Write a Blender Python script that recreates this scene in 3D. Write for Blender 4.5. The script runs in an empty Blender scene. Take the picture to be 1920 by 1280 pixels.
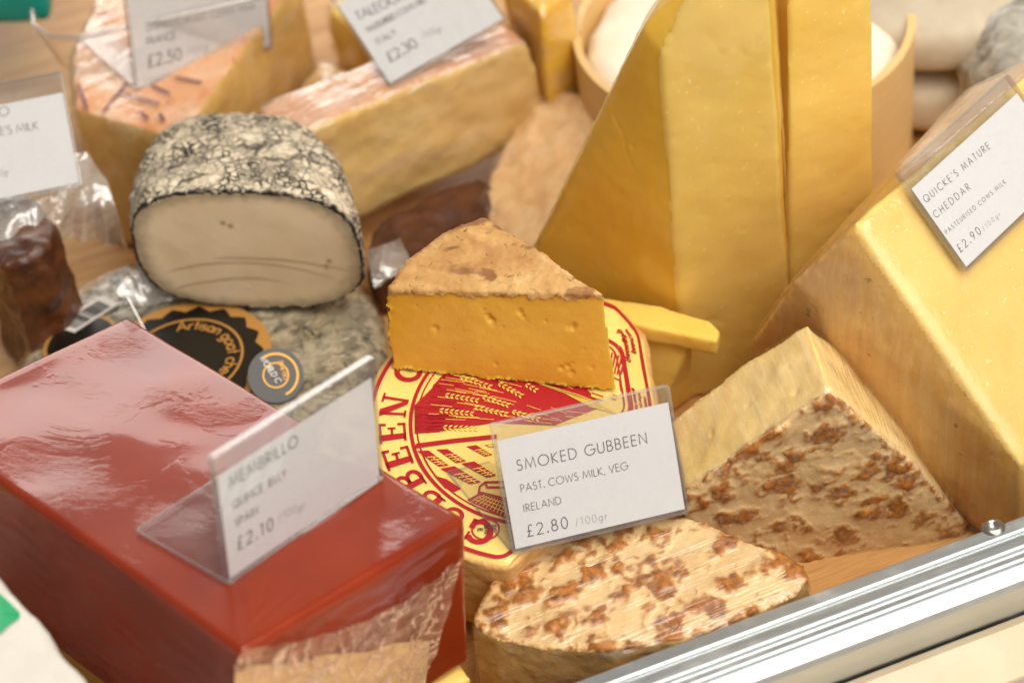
import bpy, bmesh, math, random
import numpy as np

random.seed(4); np.random.seed(4)
sc = bpy.context.scene
COL = sc.collection

# ------------------------------------------------------------------ camera, world, lights, exposure
PITCH, ROLL, LENS, DIST = 42.0, 8.0, 75.0, 0.80
TGT = np.array([0, 0, .075])
_p, _r = math.radians(PITCH), math.radians(ROLL)
CF = np.array([0, math.cos(_p), -math.sin(_p)])
_R = np.array([1., 0, 0]); _U = np.cross(_R, CF)
CR = _R*math.cos(_r) - _U*math.sin(_r)
CU = _U*math.cos(_r) + _R*math.sin(_r)
CP = TGT - CF*DIST
FP = LENS/36*1920

import mathutils
cam = bpy.data.cameras.new('camera'); camo = bpy.data.objects.new('camera', cam); COL.objects.link(camo)
camo.matrix_world = mathutils.Matrix([[CR[0], CU[0], -CF[0], CP[0]], [CR[1], CU[1], -CF[1], CP[1]],
                                      [CR[2], CU[2], -CF[2], CP[2]], [0, 0, 0, 1]])
cam.lens = LENS; cam.sensor_width = 36; cam.clip_start = .02; cam.clip_end = 50
cam.dof.use_dof = True; cam.dof.focus_distance = .775; cam.dof.aperture_fstop = 7.1
sc.camera = camo

w = bpy.data.worlds.new('World'); sc.world = w; w.use_nodes = True
bgn = w.node_tree.nodes['Background']
bgn.inputs[0].default_value = (1.0, .96, .90, 1); bgn.inputs[1].default_value = .24

def area(name, loc, target, sx, sy, power, col):
    l = bpy.data.lights.new(name, 'AREA'); l.shape = 'RECTANGLE'; l.size = sx; l.size_y = sy
    l.energy = power; l.color = col
    o = bpy.data.objects.new(name, l); COL.objects.link(o); o.location = loc
    d = mathutils.Vector(target) - mathutils.Vector(loc)
    o.rotation_euler = d.to_track_quat('-Z', 'Y').to_euler()
    return o
area('canopy_light', (.5, -.38, 1.65), (0.03, .05, .05), 1.5, 1.2, 34, (1, .93, .83))
area('stall_front_light', (.95, -1.3, 1.15), (0, 0, .06), 1.7, 1.2, 18, (1, .965, .92))
area('open_side_light', (-.35, 2.0, .62), (-.05, 0, .1), 1.2, .85, 15, (1, .95, .9))

vs = sc.view_settings
vs.view_transform = 'Standard'; vs.look = 'None'; vs.exposure = 0; vs.gamma = 1; vs.use_curve_mapping = False
sc.render.engine = 'CYCLES'
cy = sc.cycles
cy.use_denoising = True
try: cy.denoiser = 'OPENIMAGEDENOISE'
except Exception: pass
cy.max_bounces = 7; cy.transparent_max_bounces = 16; cy.transmission_bounces = 6
cy.use_adaptive_sampling = True; cy.adaptive_threshold = .02
cy.caustics_reflective = False; cy.caustics_refractive = False
cy.sample_clamp_indirect = 6

# ------------------------------------------------------------------ projection helpers (photo pixel -> point in the place)
def ray(px, py): return CF + CR*(px-960)/FP - CU*(py-640)/FP
def P(px, py, z):
    d = ray(px, py); return CP + d*((z-CP[2])/d[2])
def Q(px, py, dep): return CP + ray(px, py)*dep
def hit(px, py, p0, n):
    d = ray(px, py); return CP + d*(((p0-CP)@n)/(d@n))
def pix(p):
    v = np.asarray(p)-CP; d = v@CF
    return np.array([960+v@CR/d*FP, 640-v@CU/d*FP])
def unit(v):
    v = np.asarray(v, float); return v/np.linalg.norm(v)
Z = np.array([0, 0, 1.])

# ------------------------------------------------------------------ noise
_rg = np.random.RandomState(7)
_perm = np.concatenate([_rg.permutation(256)]*3)
_grad = _rg.normal(size=(256, 3)); _grad /= np.linalg.norm(_grad, axis=1)[:, None]
def perlin(p):
    p = np.asarray(p, float); i = np.floor(p).astype(int); f = p-i; i &= 255
    u = f*f*f*(f*(f*6-15)+10); out = np.zeros(len(p))
    for dx in (0, 1):
        for dy in (0, 1):
            for dz in (0, 1):
                h = _perm[_perm[_perm[(i[:, 0]+dx) & 255] + ((i[:, 1]+dy) & 255)] + ((i[:, 2]+dz) & 255)]
                g = _grad[h]
                d = (g*(f-np.array([dx, dy, dz]))).sum(1)
                wx = u[:, 0] if dx else 1-u[:, 0]; wy = u[:, 1] if dy else 1-u[:, 1]; wz = u[:, 2] if dz else 1-u[:, 2]
                out += d*wx*wy*wz
    return out*1.6
def fbm(p, s, o=3, g=.5):
    r = np.zeros(len(p)); a = 1.
    for k in range(o):
        r += a*perlin(np.asarray(p)*s*(2**k)+17.3*k); a *= g
    return r
def worley(p, s):
    q = np.asarray(p)*s; i = np.floor(q).astype(int); best = np.full(len(q), 9.)
    for dx in (-1, 0, 1):
        for dy in (-1, 0, 1):
            for dz in (-1, 0, 1):
                c = i+np.array([dx, dy, dz]); h = _perm[_perm[_perm[c[:, 0] & 255]+(c[:, 1] & 255)]+(c[:, 2] & 255)]
                j = np.stack([_perm[h], _perm[h+57], _perm[h+111]], 1)/255.
                best = np.minimum(best, np.linalg.norm(c+j-q, axis=1))
    return best
def sstep(a, b, x):
    t = np.clip((x-a)/(b-a), 0, 1); return t*t*(3-2*t)

# ------------------------------------------------------------------ mesh helpers
def hull(points):
    bm = bmesh.new()
    for p in points: bm.verts.new(tuple(p))
    r = bmesh.ops.convex_hull(bm, input=bm.verts)
    junk = [e for e in set(r['geom_interior'] + r['geom_unused']) if isinstance(e, bmesh.types.BMVert) and e.is_valid]
    bmesh.ops.delete(bm, geom=junk, context='VERTS')
    bmesh.ops.recalc_face_normals(bm, faces=bm.faces)
    bm.verts.index_update()
    V = [tuple(v.co) for v in bm.verts]; F = [tuple(v.index for v in f.verts) for f in bm.faces]
    bm.free(); return V, F
def remesh(pieces, voxel):
    V, F = [], []
    for v, f in pieces:
        o = len(V); V += list(v); F += [tuple(i+o for i in q) for q in f]
    me = bpy.data.meshes.new('tmp'); me.from_pydata([tuple(x) for x in V], [], F)
    ob = bpy.data.objects.new('tmp', me); COL.objects.link(ob)
    m = ob.modifiers.new('r', 'REMESH'); m.mode = 'VOXEL'; m.voxel_size = voxel
    dg = bpy.context.evaluated_depsgraph_get(); ev = ob.evaluated_get(dg); em = ev.to_mesh()
    n = len(em.vertices); co = np.empty(n*3); em.vertices.foreach_get('co', co)
    k = len(em.polygons); tot = np.empty(k, int); em.polygons.foreach_get('loop_total', tot)
    lv = np.empty(len(em.loops), int); em.loops.foreach_get('vertex_index', lv)
    assert (tot == 4).all()
    V = co.reshape(-1, 3).copy(); Fq = lv.reshape(-1, 4).copy()
    ev.to_mesh_clear(); bpy.data.objects.remove(ob); bpy.data.meshes.remove(me)
    return V, Fq
def vnormals(V, F):
    a = V[F[:, 2]]-V[F[:, 0]]; b = V[F[:, 3]]-V[F[:, 1]]; n = np.cross(a, b)
    N = np.zeros_like(V)
    for k in range(4): np.add.at(N, F[:, k], n)
    return N/np.maximum(np.linalg.norm(N, axis=1), 1e-12)[:, None]
def smooth(V, F, it, lam=.5):
    E = np.concatenate([F[:, [0, 1]], F[:, [1, 2]], F[:, [2, 3]], F[:, [3, 0]]])
    E = np.unique(np.sort(E, axis=1), axis=0)
    cnt = np.bincount(E.ravel(), minlength=len(V))[:, None]
    for _ in range(it):
        S = np.zeros_like(V); np.add.at(S, E[:, 0], V[E[:, 1]]); np.add.at(S, E[:, 1], V[E[:, 0]])
        V = V + lam*(S/np.maximum(cnt, 1)-V)
    return V
def solid(pieces, voxel, it=2):
    V, F = remesh([hull(p) for p in pieces], voxel)
    V = smooth(V, F, it); return V, F

def base_of(V): 
    V = np.asarray(V); return np.array([(V[:, 0].min()+V[:, 0].max())/2, (V[:, 1].min()+V[:, 1].max())/2, V[:, 2].min()])

class Thing:
    def __init__(s, name, label, cat, base, group=None):
        o = bpy.data.objects.new(name, None); COL.objects.link(o); o.empty_display_size = .02
        o.location = base; o['label'] = label; o['category'] = cat
        if group: o['group'] = group
        s.o = o; s.base = np.asarray(base, float)
    def add(s, name, V, F, mat, parent=None, attrs=None, smooth=True, label=None):
        V = np.asarray(V, float)-s.base
        me = bpy.data.meshes.new(name)
        me.from_pydata(V.tolist(), [], [list(map(int, f)) for f in F]) if len(V) < 60000 else fast_mesh(me, V, np.asarray(F))
        if smooth: me.polygons.foreach_set('use_smooth', np.ones(len(me.polygons), bool))
        for k, a in (attrs or {}).items():
            at = me.attributes.new(k, 'FLOAT', 'POINT'); at.data.foreach_set('value', np.asarray(a, np.float32))
        me.materials.append(mat); me.update()
        o = bpy.data.objects.new(name, me); COL.objects.link(o); o.parent = parent or s.o
        if label: o['label'] = label
        return o
def fast_mesh(me, V, F):
    me.vertices.add(len(V)); me.vertices.foreach_set('co', V.ravel())
    me.loops.add(F.size); me.loops.foreach_set('vertex_index', F.ravel().astype(np.int32))
    me.polygons.add(len(F)); me.polygons.foreach_set('loop_start', np.arange(len(F), dtype=np.int32)*F.shape[1])
    me.update(calc_edges=True)
def pick(V, F, mask, attrs=None):
    f = F[mask]; u, inv = np.unique(f, return_inverse=True)
    return V[u], inv.reshape(f.shape), {k: a[u] for k, a in (attrs or {}).items()}
def single(name, V, F, mat, label=None, cat=None, group=None, kind=None, smooth=True, attrs=None):
    b = base_of(V); me = bpy.data.meshes.new(name)
    me.from_pydata((np.asarray(V)-b).tolist(), [], [list(map(int, f)) for f in F])
    if smooth: me.polygons.foreach_set('use_smooth', np.ones(len(me.polygons), bool))
    for k, a in (attrs or {}).items():
        at = me.attributes.new(k, 'FLOAT', 'POINT'); at.data.foreach_set('value', np.asarray(a, np.float32))
    me.materials.append(mat)
    o = bpy.data.objects.new(name, me); COL.objects.link(o); o.location = b
    if label: o['label'] = label
    if cat: o['category'] = cat
    if group: o['group'] = group
    if kind: o['kind'] = kind
    return o
def box(o, ex, ey, ez):
    o = np.asarray(o, float); ex, ey, ez = map(np.asarray, (ex, ey, ez))
    V = [o+ex*a+ey*b+ez*c for c in (0, 1) for b in (0, 1) for a in (0, 1)]
    F = [(0, 2, 3, 1), (4, 5, 7, 6), (0, 1, 5, 4), (2, 6, 7, 3), (0, 4, 6, 2), (1, 3, 7, 5)]
    return np.array(V), F
def join(parts):
    V, F = [], []
    for v, f in parts:
        o = len(V); V += [tuple(x) for x in v]; F += [tuple(int(i)+o for i in q) for q in f]
    return np.array(V), F

# ------------------------------------------------------------------ node helpers
def lin(c):
    return tuple(((x/255)/12.92 if x/255 <= .04045 else ((x/255+.055)/1.055)**2.4) for x in c)
class NT:
    def __init__(s, name):
        s.m = bpy.data.materials.new(name); s.m.use_nodes = True
        s.t = s.m.node_tree; s.t.nodes.clear(); s.out = s.t.nodes.new('ShaderNodeOutputMaterial')
        s.co = s.t.nodes.new('ShaderNodeTexCoord').outputs['Object']
    def n(s, kind, **kw):
        x = s.t.nodes.new('ShaderNode'+kind)
        for k, v in kw.items(): setattr(x, k, v)
        return x
    def put(s, sock, v):
        if hasattr(v, 'default_value') or isinstance(v, bpy.types.NodeSocket): s.t.links.new(v, sock)
        elif isinstance(v, (tuple, list)) and len(v) == 3 and sock.type == 'RGBA': sock.default_value = (*v, 1)
        else: sock.default_value = v
    def map(s, vec=None, scale=(1, 1, 1), rot=(0, 0, 0), loc=(0, 0, 0)):
        y = s.n('Mapping'); s.put(y.inputs[0], vec or s.co); y.inputs['Rotation'].default_value = tuple(math.radians(a) for a in rot)
        x = s.n('Mapping'); s.put(x.inputs[0], y.outputs[0])
        x.inputs['Scale'].default_value = scale; x.inputs['Location'].default_value = loc
        return x.outputs[0]
    def noise(s, scale, detail=3, rough=.55, dist=0, vec=None):
        x = s.n('TexNoise'); s.put(x.inputs['Vector'], vec or s.co); x.inputs['Scale'].default_value = scale
        x.inputs['Detail'].default_value = detail; x.inputs['Roughness'].default_value = rough; x.inputs['Distortion'].default_value = dist
        return x.outputs['Fac']
    def vor(s, scale, feature='F1', vec=None, out='Distance', rnd=1):
        x = s.n('TexVoronoi', feature=feature); s.put(x.inputs['Vector'], vec or s.co); x.inputs['Scale'].default_value = scale
        x.inputs['Randomness'].default_value = rnd
        return x.outputs[out]
    def ramp(s, fac, stops):
        x = s.n('ValToRGB'); s.put(x.inputs[0], fac); e = x.color_ramp.elements
        while len(e) < len(stops): e.new(.5)
        for k, (p, c) in enumerate(stops):
            e[k].position = p; e[k].color = (c, c, c, 1) if isinstance(c, (int, float)) else (*c, 1)
        return x.outputs[0]
    def mix(s, fac, a, b, mode='MIX'):
        x = s.n('Mix', data_type='RGBA', blend_type=mode); s.put(x.inputs['Factor'], fac)
        s.put(x.inputs[6], a); s.put(x.inputs[7], b); return x.outputs[2]
    def math(s, op, a, b=0., clamp=False):
        x = s.n('Math', operation=op); x.use_clamp = clamp; s.put(x.inputs[0], a); s.put(x.inputs[1], b); return x.outputs[0]
    def attr(s, name):
        x = s.n('Attribute'); x.attribute_name = name; return x.outputs['Fac']
    def bump(s, h, strength=.5, dist=.001, normal=None):
        x = s.n('Bump'); s.put(x.inputs['Height'], h); x.inputs['Strength'].default_value = strength; x.inputs['Distance'].default_value = dist
        if normal is not None: s.put(x.inputs['Normal'], normal)
        return x.outputs[0]
    def bsdf(s, **kw):
        x = s.n('BsdfPrincipled')
        for k, v in kw.items(): s.put(x.inputs[k.replace('_', ' ')], v)
        return x.outputs[0]
    def surf(s, sh): s.t.links.new(sh, s.out.inputs['Surface']); return s.m
    def mixsh(s, fac, a, b):
        x = s.n('MixShader'); s.put(x.inputs[0], fac); s.put(x.inputs[1], a); s.put(x.inputs[2], b); return x.outputs[0]

def sheen(t, nb=None, f0=.04):
    x = t.n('LayerWeight'); x.inputs['Blend'].default_value = .5
    if nb is not None: t.put(x.inputs['Normal'], nb)
    return t.math('ADD', t.math('MULTIPLY', t.math('POWER', x.outputs['Facing'], 5.), 1-f0), f0)

def paste_mat(name, c1, c2, sss=.35, rough=.42, scale=.004, coat=0., speck=None, streak=(0, 0, 0), bump=.35, nscale=60, rim=None):
    t = NT(name)
    n1 = t.noise(nscale, 4, .6); n2 = t.noise(18, 2, .5)
    c = t.mix(t.ramp(n1, [(.35, 0), (.65, 1)]), lin(c1), lin(c2))
    c = t.mix(t.ramp(n2, [(.35, 0.), (.7, .35)]), c, lin(tuple(min(255, x*1.06+4) for x in c1)))
    if rim: c = t.mix(t.math('MULTIPLY', t.attr('rim'), .8), c, lin(rim))
    if speck:
        c = t.mix(t.ramp(t.noise(420, 2, .5), [(.66, 0), (.74, .8)]), c, lin(speck))
    h = t.math('ADD', t.noise(180, 5, .6), t.math('MULTIPLY', t.noise(40, 2, .5, vec=t.map(scale=(1, 1, .12), rot=streak)), .8))
    nb = t.bump(h, bump, .0012)
    return t.surf(t.bsdf(Base_Color=c, Roughness=t.ramp(n1, [(.3, rough-.08), (.7, rough+.1)]), Subsurface_Weight=sss,
                         Subsurface_Radius=(1, .55, .22), Subsurface_Scale=scale, Normal=nb, Coat_Weight=coat, Coat_Roughness=.25, Specular_IOR_Level=.45))

def film_mat(name, yaw=0, amt=.10, streak=300, squash=.05, rough=.1, strength=.55, haze=.05, axis='x', wob=1.2):
    t = NT(name)
    v = t.map(scale=(squash, 1, 1) if axis == 'x' else (1, 1, squash), rot=(0, 0, -yaw))
    h = t.math('ADD', t.noise(streak, 3, .55, .4, vec=v), t.math('MULTIPLY', t.noise(45, 3, .6, 1.2), wob))
    nb = t.bump(h, strength, .003)
    lw = sheen(t, nb, .045)
    g = t.n('BsdfGlossy'); g.inputs['Roughness'].default_value = rough; t.put(g.inputs['Normal'], nb); g.inputs['Color'].default_value = (1, 1, 1, 1)
    tr = t.n('BsdfTransparent'); tr.inputs[0].default_value = (.985, .98, .97, 1)
    d = t.n('BsdfDiffuse'); d.inputs[0].default_value = (.9, .86, .78, 1); t.put(d.inputs['Normal'], nb)
    base = t.mixsh(t.math('MULTIPLY', t.ramp(t.noise(streak*.8, 3, .6, .3, vec=v), [(.5, 0), (.8, 1)]), haze*3) if name != 'clear_bag' else t.ramp(t.noise(60, 3, .6), [(.3, .18), (.7, .5)]), tr.outputs[0], d.outputs[0])
    return t.surf(t.mixsh(t.math('ADD', lw, amt*.12, True), base, g.outputs[0]))

def flat_mat(name, c, rough=.6, spec=.3, metal=0.):
    t = NT(name); return t.surf(t.bsdf(Base_Color=lin(c), Roughness=rough, Specular_IOR_Level=spec, Metallic=metal))

# ------------------------------------------------------------------ materials
M = {}
M['smoked_paste'] = paste_mat('smoked_paste', (240, 188, 82), (232, 173, 64), .45, .36, .006, nscale=30, rim=(232, 168, 36))
t = NT('smoked_rind')
a = t.attr('edge'); n1 = t.noise(48, 3, .55, 1.2, vec=t.map(scale=(.55, 1, 1), rot=(0, 0, 25))); n2 = t.noise(120, 4, .6, .8); n3 = t.noise(600, 3, .6)
c = t.ramp(n1, [(.3, lin((178, 124, 66))), (.45, lin((208, 162, 96))), (.56, lin((222, 180, 112))), (.7, lin((240, 216, 168)))])
c = t.mix(t.ramp(t.noise(95, 3, .5, .3, vec=t.map(scale=(.6, 1, 1), rot=(0, 0, 20))), [(.57, 0), (.63, .85)]), c, lin((130, 82, 42)))
c = t.mix(t.ramp(t.noise(330, 3, .6, .6), [(.62, 0), (.70, .8)]), c, lin((120, 82, 44)))
c = t.mix(t.ramp(n2, [(.55, 0), (.7, .45)]), c, lin((184, 126, 72)))
c = t.mix(t.math('MULTIPLY', a, t.ramp(t.noise(420, 4, .7), [(.3, .35), (.6, .95)])), c, lin((140, 90, 44)))
M['smoked_rind'] = t.surf(t.bsdf(Base_Color=t.mix(t.ramp(t.noise(24, 2, .5), [(.4, 0), (.65, .35)]), c, lin((170, 116, 64))), Roughness=.6, Subsurface_Weight=.12, Subsurface_Scale=.002, Normal=t.bump(t.math('ADD', n2, t.math('MULTIPLY', n3, .25)), .32, .0012)))

def mottled(name, cream, cream2, brown, brown2):
    t = NT(name)
    m = t.attr('mask'); fine = t.noise(380, 3, .6); e = t.attr('edge')
    mm = t.math('ADD', m, t.math('MULTIPLY', t.math('SUBTRACT', fine, .5), .85))
    mm = t.math('MAXIMUM', mm, t.math('MULTIPLY', e, t.ramp(t.noise(200, 3, .6), [(.42, .1), (.62, .9)])))
    base = t.mix(t.ramp(t.noise(60, 3, .5), [(.35, 0), (.65, 1)]), lin(cream), lin(cream2))
    core = t.mix(t.ramp(t.noise(300, 4, .65), [(.4, 0), (.64, 1)]), lin(brown), lin(brown2))
    c = t.mix(t.ramp(mm, [(.22, 0), (.55, 1)]), base, lin((204, 152, 92)))
    c = t.mix(t.ramp(mm, [(.42, 0), (.8, 1)]), c, core)
    h = t.math('ADD', t.math('MULTIPLY', mm, .7), t.math('ADD', t.math('MULTIPLY', t.noise(260, 3, .5), .35), t.math('MULTIPLY', t.noise(90, 3, .5), .8)))
    return t.surf(t.bsdf(Base_Color=c, Roughness=.42, Subsurface_Weight=.2, Subsurface_Scale=.003, Subsurface_Radius=(1, .5, .2), Normal=t.bump(h, .5, .0013), Coat_Weight=.3, Coat_Roughness=.15))
M['mottled'] = mottled('mottled_rind', (236, 204, 150), (226, 188, 132), (186, 116, 46), (122, 74, 28))
M['cream_paste'] = paste_mat('cream_paste', (248, 218, 152), (243, 207, 132), .35, .42, .004, nscale=45)
M['side_rind'] = paste_mat('side_rind', (222, 180, 116), (200, 150, 84), .15, .55, .002, nscale=110, bump=.7)

M['cheddar_lit'] = paste_mat('cheddar_lit', (244, 209, 116), (239, 199, 96), .4, .42, .007, coat=.12, speck=(250, 226, 150), nscale=22, bump=.22)  # front faces of the tall wedges: light on them put into a paler colour
M['cheddar_side'] = paste_mat('cheddar_side', (241, 194, 72), (234, 181, 52), .45, .45, .007, nscale=22, bump=.22)  # deeper copy of the same cheese; shade on the wedges' sides put into the colour
M['cheddar_block'] = paste_mat('cheddar_block', (238, 202, 122), (233, 192, 104), .4, .5, .007, coat=.05, speck=(250, 230, 168), nscale=22, bump=.2)
t = NT('cloth_rind')
n1 = t.noise(26, 4, .6); st = t.noise(260, 3, .6, vec=t.map(scale=(1, 1, .06)))
c = t.ramp(n1, [(.32, lin((190, 128, 56))), (.5, lin((212, 160, 84))), (.68, lin((208, 164, 108)))])
c = t.mix(t.ramp(st, [(.45, 0), (.7, .35)]), c, lin((236, 196, 124)))
c = t.mix(t.ramp(t.noise(210, 3, .6), [(.68, 0), (.74, .7)]), c, lin((110, 70, 30)))
e = t.attr('edge'); c = t.mix(t.math('MULTIPLY', e, .75), c, lin((238, 190, 96)))
M['cloth_rind'] = t.surf(t.bsdf(Base_Color=c, Roughness=.45, Subsurface_Weight=.25, Subsurface_Scale=.004, Subsurface_Radius=(1, .5, .2), Normal=t.bump(t.math('ADD', t.noise(150, 4, .6), st), .35, .001), Coat_Weight=.3, Coat_Roughness=.22))

t = NT('ash_rind')
v = t.map(scale=(1, 1, 1)); d1 = t.noise(90, 4, .65, 1.4); d2 = t.noise(260, 4, .65, 1.0)
vv = t.n('VectorMath', operation='ADD'); nz = t.n('TexNoise'); t.put(nz.inputs['Vector'], t.co); nz.inputs['Scale'].default_value = 200; nz.inputs['Detail'].default_value = 3
sc_ = t.n('VectorMath', operation='SCALE'); t.put(sc_.inputs[0], nz.outputs['Color']); sc_.inputs['Scale'].default_value = .006
t.put(vv.inputs[0], t.co); t.put(vv.inputs[1], sc_.outputs[0])
ed = t.vor(115, 'DISTANCE_TO_EDGE', vec=t.map(vv.outputs[0], scale=(.55, 1, 1.3))); ed2 = t.vor(260, 'DISTANCE_TO_EDGE', vec=vv.outputs[0])
crack = t.ramp(ed, [(.015, 1), (.12, 0)]); crack2 = t.math('MULTIPLY', t.ramp(ed2, [(.03, 1), (.14, 0)]), t.ramp(t.noise(70, 3, .6), [(.4, 0), (.6, 1)]))
crack = t.math('MULTIPLY', crack, t.ramp(t.noise(60, 3, .6, vec=t.map(loc=(.2, 0, .1))), [(.42, .0), (.6, .9)]))
dk = t.math('MAXIMUM', crack, crack2)
dk = t.math('MAXIMUM', dk, t.ramp(d1, [(.6, 0), (.67, .95)]))
c = t.mix(t.ramp(d2, [(.35, 0), (.65, 1)]), lin((234, 220, 194)), lin((208, 190, 160)))
c = t.mix(t.ramp(t.noise(50, 3, .5), [(.5, 0), (.7, .6)]), c, lin((150, 140, 120)))
c = t.mix(dk, c, lin((36, 33, 32)))
c = t.mix(t.attr('edge'), c, lin((26, 24, 24)))
M['ash_rind'] = t.surf(t.bsdf(Base_Color=c, Roughness=.85, Normal=t.bump(t.math('SUBTRACT', d2, t.math('MULTIPLY', dk, .8)), .9, .002)))
t = NT('goat_paste')
c = t.mix(t.ramp(t.noise(30, 3, .5), [(.35, 0), (.65, 1)]), lin((236, 218, 184)), lin((228, 206, 168)))
c = t.mix(t.math('MULTIPLY', t.attr('rim'), .75), c, lin((120, 108, 84)))
c = t.mix(t.math('MULTIPLY', t.attr('line'), .55), c, lin((140, 104, 62)))
M['goat_paste'] = t.surf(t.bsdf(Base_Color=c, Roughness=.5, Subsurface_Weight=.35, Subsurface_Scale=.003, Subsurface_Radius=(1, .7, .45), Normal=t.bump(t.noise(160, 4, .6), .2, .001)))

def mouldy(name, cols, scale=150):
    t = NT(name)
    n1 = t.noise(scale, 5, .7, .8); n2 = t.noise(scale*.35, 4, .6)
    c = t.ramp(n1, [(.34, lin(cols[0])), (.43, lin(cols[1])), (.52, lin(cols[2])), (.68, lin(cols[3]))])
    c = t.mix(t.ramp(n2, [(.42, 0), (.62, .6)]), c, lin(cols[1]))
    return t.surf(t.bsdf(Base_Color=c, Roughness=.6, Normal=t.bump(n1, .8, .002), Coat_Weight=.35, Coat_Roughness=.18))
M['mouldy'] = mouldy('mouldy_rind', [(44, 46, 40), (122, 114, 94), (176, 162, 132), (218, 204, 172)])
M['grey_mould'] = mouldy('grey_mould', [(96, 92, 84), (150, 144, 132), (190, 184, 172), (226, 220, 206)], 90)
t = NT('quince')
n1 = t.noise(22, 3, .5); wr = t.noise(420, 4, .6, 1.0, vec=t.map(scale=(.45, 1, 1), rot=(0, 0, 20)))
zone = t.ramp(t.noise(24, 4, .6, 1.0), [(.5, .04), (.6, 1)])
c = t.mix(t.ramp(n1, [(.3, 0), (.7, 1)]), lin((146, 48, 13)), lin((122, 36, 8)))
nb = t.bump(t.math('ADD', t.math('MULTIPLY', t.math('MULTIPLY', wr, zone), 1.), t.math('MULTIPLY', t.noise(14, 2, .5), .5)), .06, .002)
M['quince'] = t.surf(t.bsdf(Base_Color=c, Roughness=.35, Subsurface_Weight=.45, Subsurface_Radius=(1, .32, .08), Subsurface_Scale=.009, Coat_Weight=.8, Coat_Roughness=.05, Coat_IOR=1.42, Specular_IOR_Level=.15, Coat_Normal=nb))
M['yellow_slab'] = paste_mat('yellow_slab', (236, 200, 110), (228, 186, 92), .3, .45, .004)
M['chunk'] = paste_mat('golden_chunk', (246, 210, 110), (238, 196, 84), .4, .4, .006, bump=.25, nscale=40)
M['washed'] = paste_mat('washed_rind', (238, 202, 150), (224, 172, 112), .25, .5, .004, coat=.4, bump=.9, nscale=70)
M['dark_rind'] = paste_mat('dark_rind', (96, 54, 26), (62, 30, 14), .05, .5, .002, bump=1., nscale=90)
M['brown_rind'] = paste_mat('brown_rind', (104, 58, 26), (60, 28, 12), .1, .38, .002, coat=.3, bump=1., nscale=90)
M['taleggio'] = paste_mat('taleggio_paste', (236, 204, 140), (224, 186, 112), .35, .4, .005, coat=.35, nscale=35)
M['taleggio_rind'] = paste_mat('taleggio_rind', (226, 176, 140), (206, 150, 110), .2, .5, .003, coat=.5, bump=.8, nscale=70)
M['pale_side'] = paste_mat('pale_side', (230, 190, 114), (212, 164, 84), .3, .4, .004, coat=.5)
t = NT('pink_rind')
n1 = t.noise(40, 4, .6, .6); n2 = t.noise(120, 4, .6)
c = t.ramp(n1, [(.3, lin((222, 142, 72))), (.48, lin((236, 172, 120))), (.66, lin((244, 204, 170)))])
c = t.mix(t.ramp(t.noise(65, 3, .6, 1.5), [(.6, 0), (.66, .5)]), c, lin((150, 84, 84)))
M['pink_rind'] = t.surf(t.bsdf(Base_Color=c, Roughness=.45, Coat_Weight=.5, Coat_Roughness=.2, Normal=t.bump(n2, .5, .0015)))
M['bloom'] = paste_mat('white_bloom', (246, 238, 222), (240, 228, 206), .2, .8, .003, bump=.4)
M['paper_white'] = paste_mat('waxed_paper', (200, 188, 166), (186, 172, 148), .05, .6, .002, bump=.3)
t = NT('box_veneer')
g = t.noise(60, 4, .6, vec=t.map(scale=(1, 1, 6)))
M['veneer'] = t.surf(t.bsdf(Base_Color=t.mix(g, lin((240, 206, 146)), lin((224, 182, 116))), Roughness=.5, Normal=t.bump(g, .3, .001)))
t = NT('board_wood')
g = t.noise(7, 5, .6, .6, vec=t.map(scale=(1, 14, 1), rot=(0, 0, -16))); g2 = t.noise(60, 4, .6, vec=t.map(scale=(1, 18, 1), rot=(0, 0, -16)))
c = t.ramp(g, [(.3, lin((176, 122, 66))), (.5, lin((204, 152, 90))), (.7, lin((218, 172, 110)))])
c = t.mix(t.ramp(g2, [(.5, 0), (.7, .4)]), c, lin((140, 90, 44)))
M['wood'] = t.surf(t.bsdf(Base_Color=c, Roughness=.5, Normal=t.bump(g2, .3, .0008)))
t = NT('aluminium')
g = t.noise(900, 3, .6, vec=t.map(scale=(.012, 1, 1), rot=(0, 0, -15.3)))
M['alu'] = t.surf(t.bsdf(Base_Color=lin((214, 218, 219)), Metallic=1., Roughness=t.math('ADD', t.ramp(g, [(.3, .3), (.7, .4)]), t.ramp(t.noise(60, 5, .7), [(.5, 0), (.7, .12)])), Normal=t.bump(g, .05, .0003)))
M['steel'] = flat_mat('screw_steel', (176, 170, 164), .3, .5, 1.)
M['trim'] = flat_mat('rubber_trim', (176, 168, 156), .45)
t = NT('cream_panel')
n1 = t.noise(30, 4, .6); c = t.mix(t.ramp(n1, [(.4, 0), (.7, 1)]), lin((212, 196, 166)), lin((202, 182, 148)))
c = t.mix(t.ramp(t.noise(170, 3, .6, vec=t.map(scale=(1, 6, 1), rot=(0, 0, -16))), [(.66, 0), (.72, .35)]), c, lin((176, 150, 120)))
M['cream'] = t.surf(t.bsdf(Base_Color=c, Roughness=.4))
t = NT('acrylic')
fr = sheen(t)
g = t.n('BsdfGlossy'); g.inputs['Roughness'].default_value = .03
tr = t.n('BsdfTransparent'); tr.inputs[0].default_value = (.95, .95, .95, 1)
df = t.n('BsdfDiffuse'); df.inputs[0].default_value = (.8, .79, .78, 1)
sm = t.ramp(t.noise(70, 4, .7), [(.45, .02), (.75, .07)])
M['acrylic'] = t.surf(t.mixsh(fr, t.mixsh(sm, tr.outputs[0], df.outputs[0]), g.outputs[0]))
t = NT('acrylic_edge')
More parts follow.
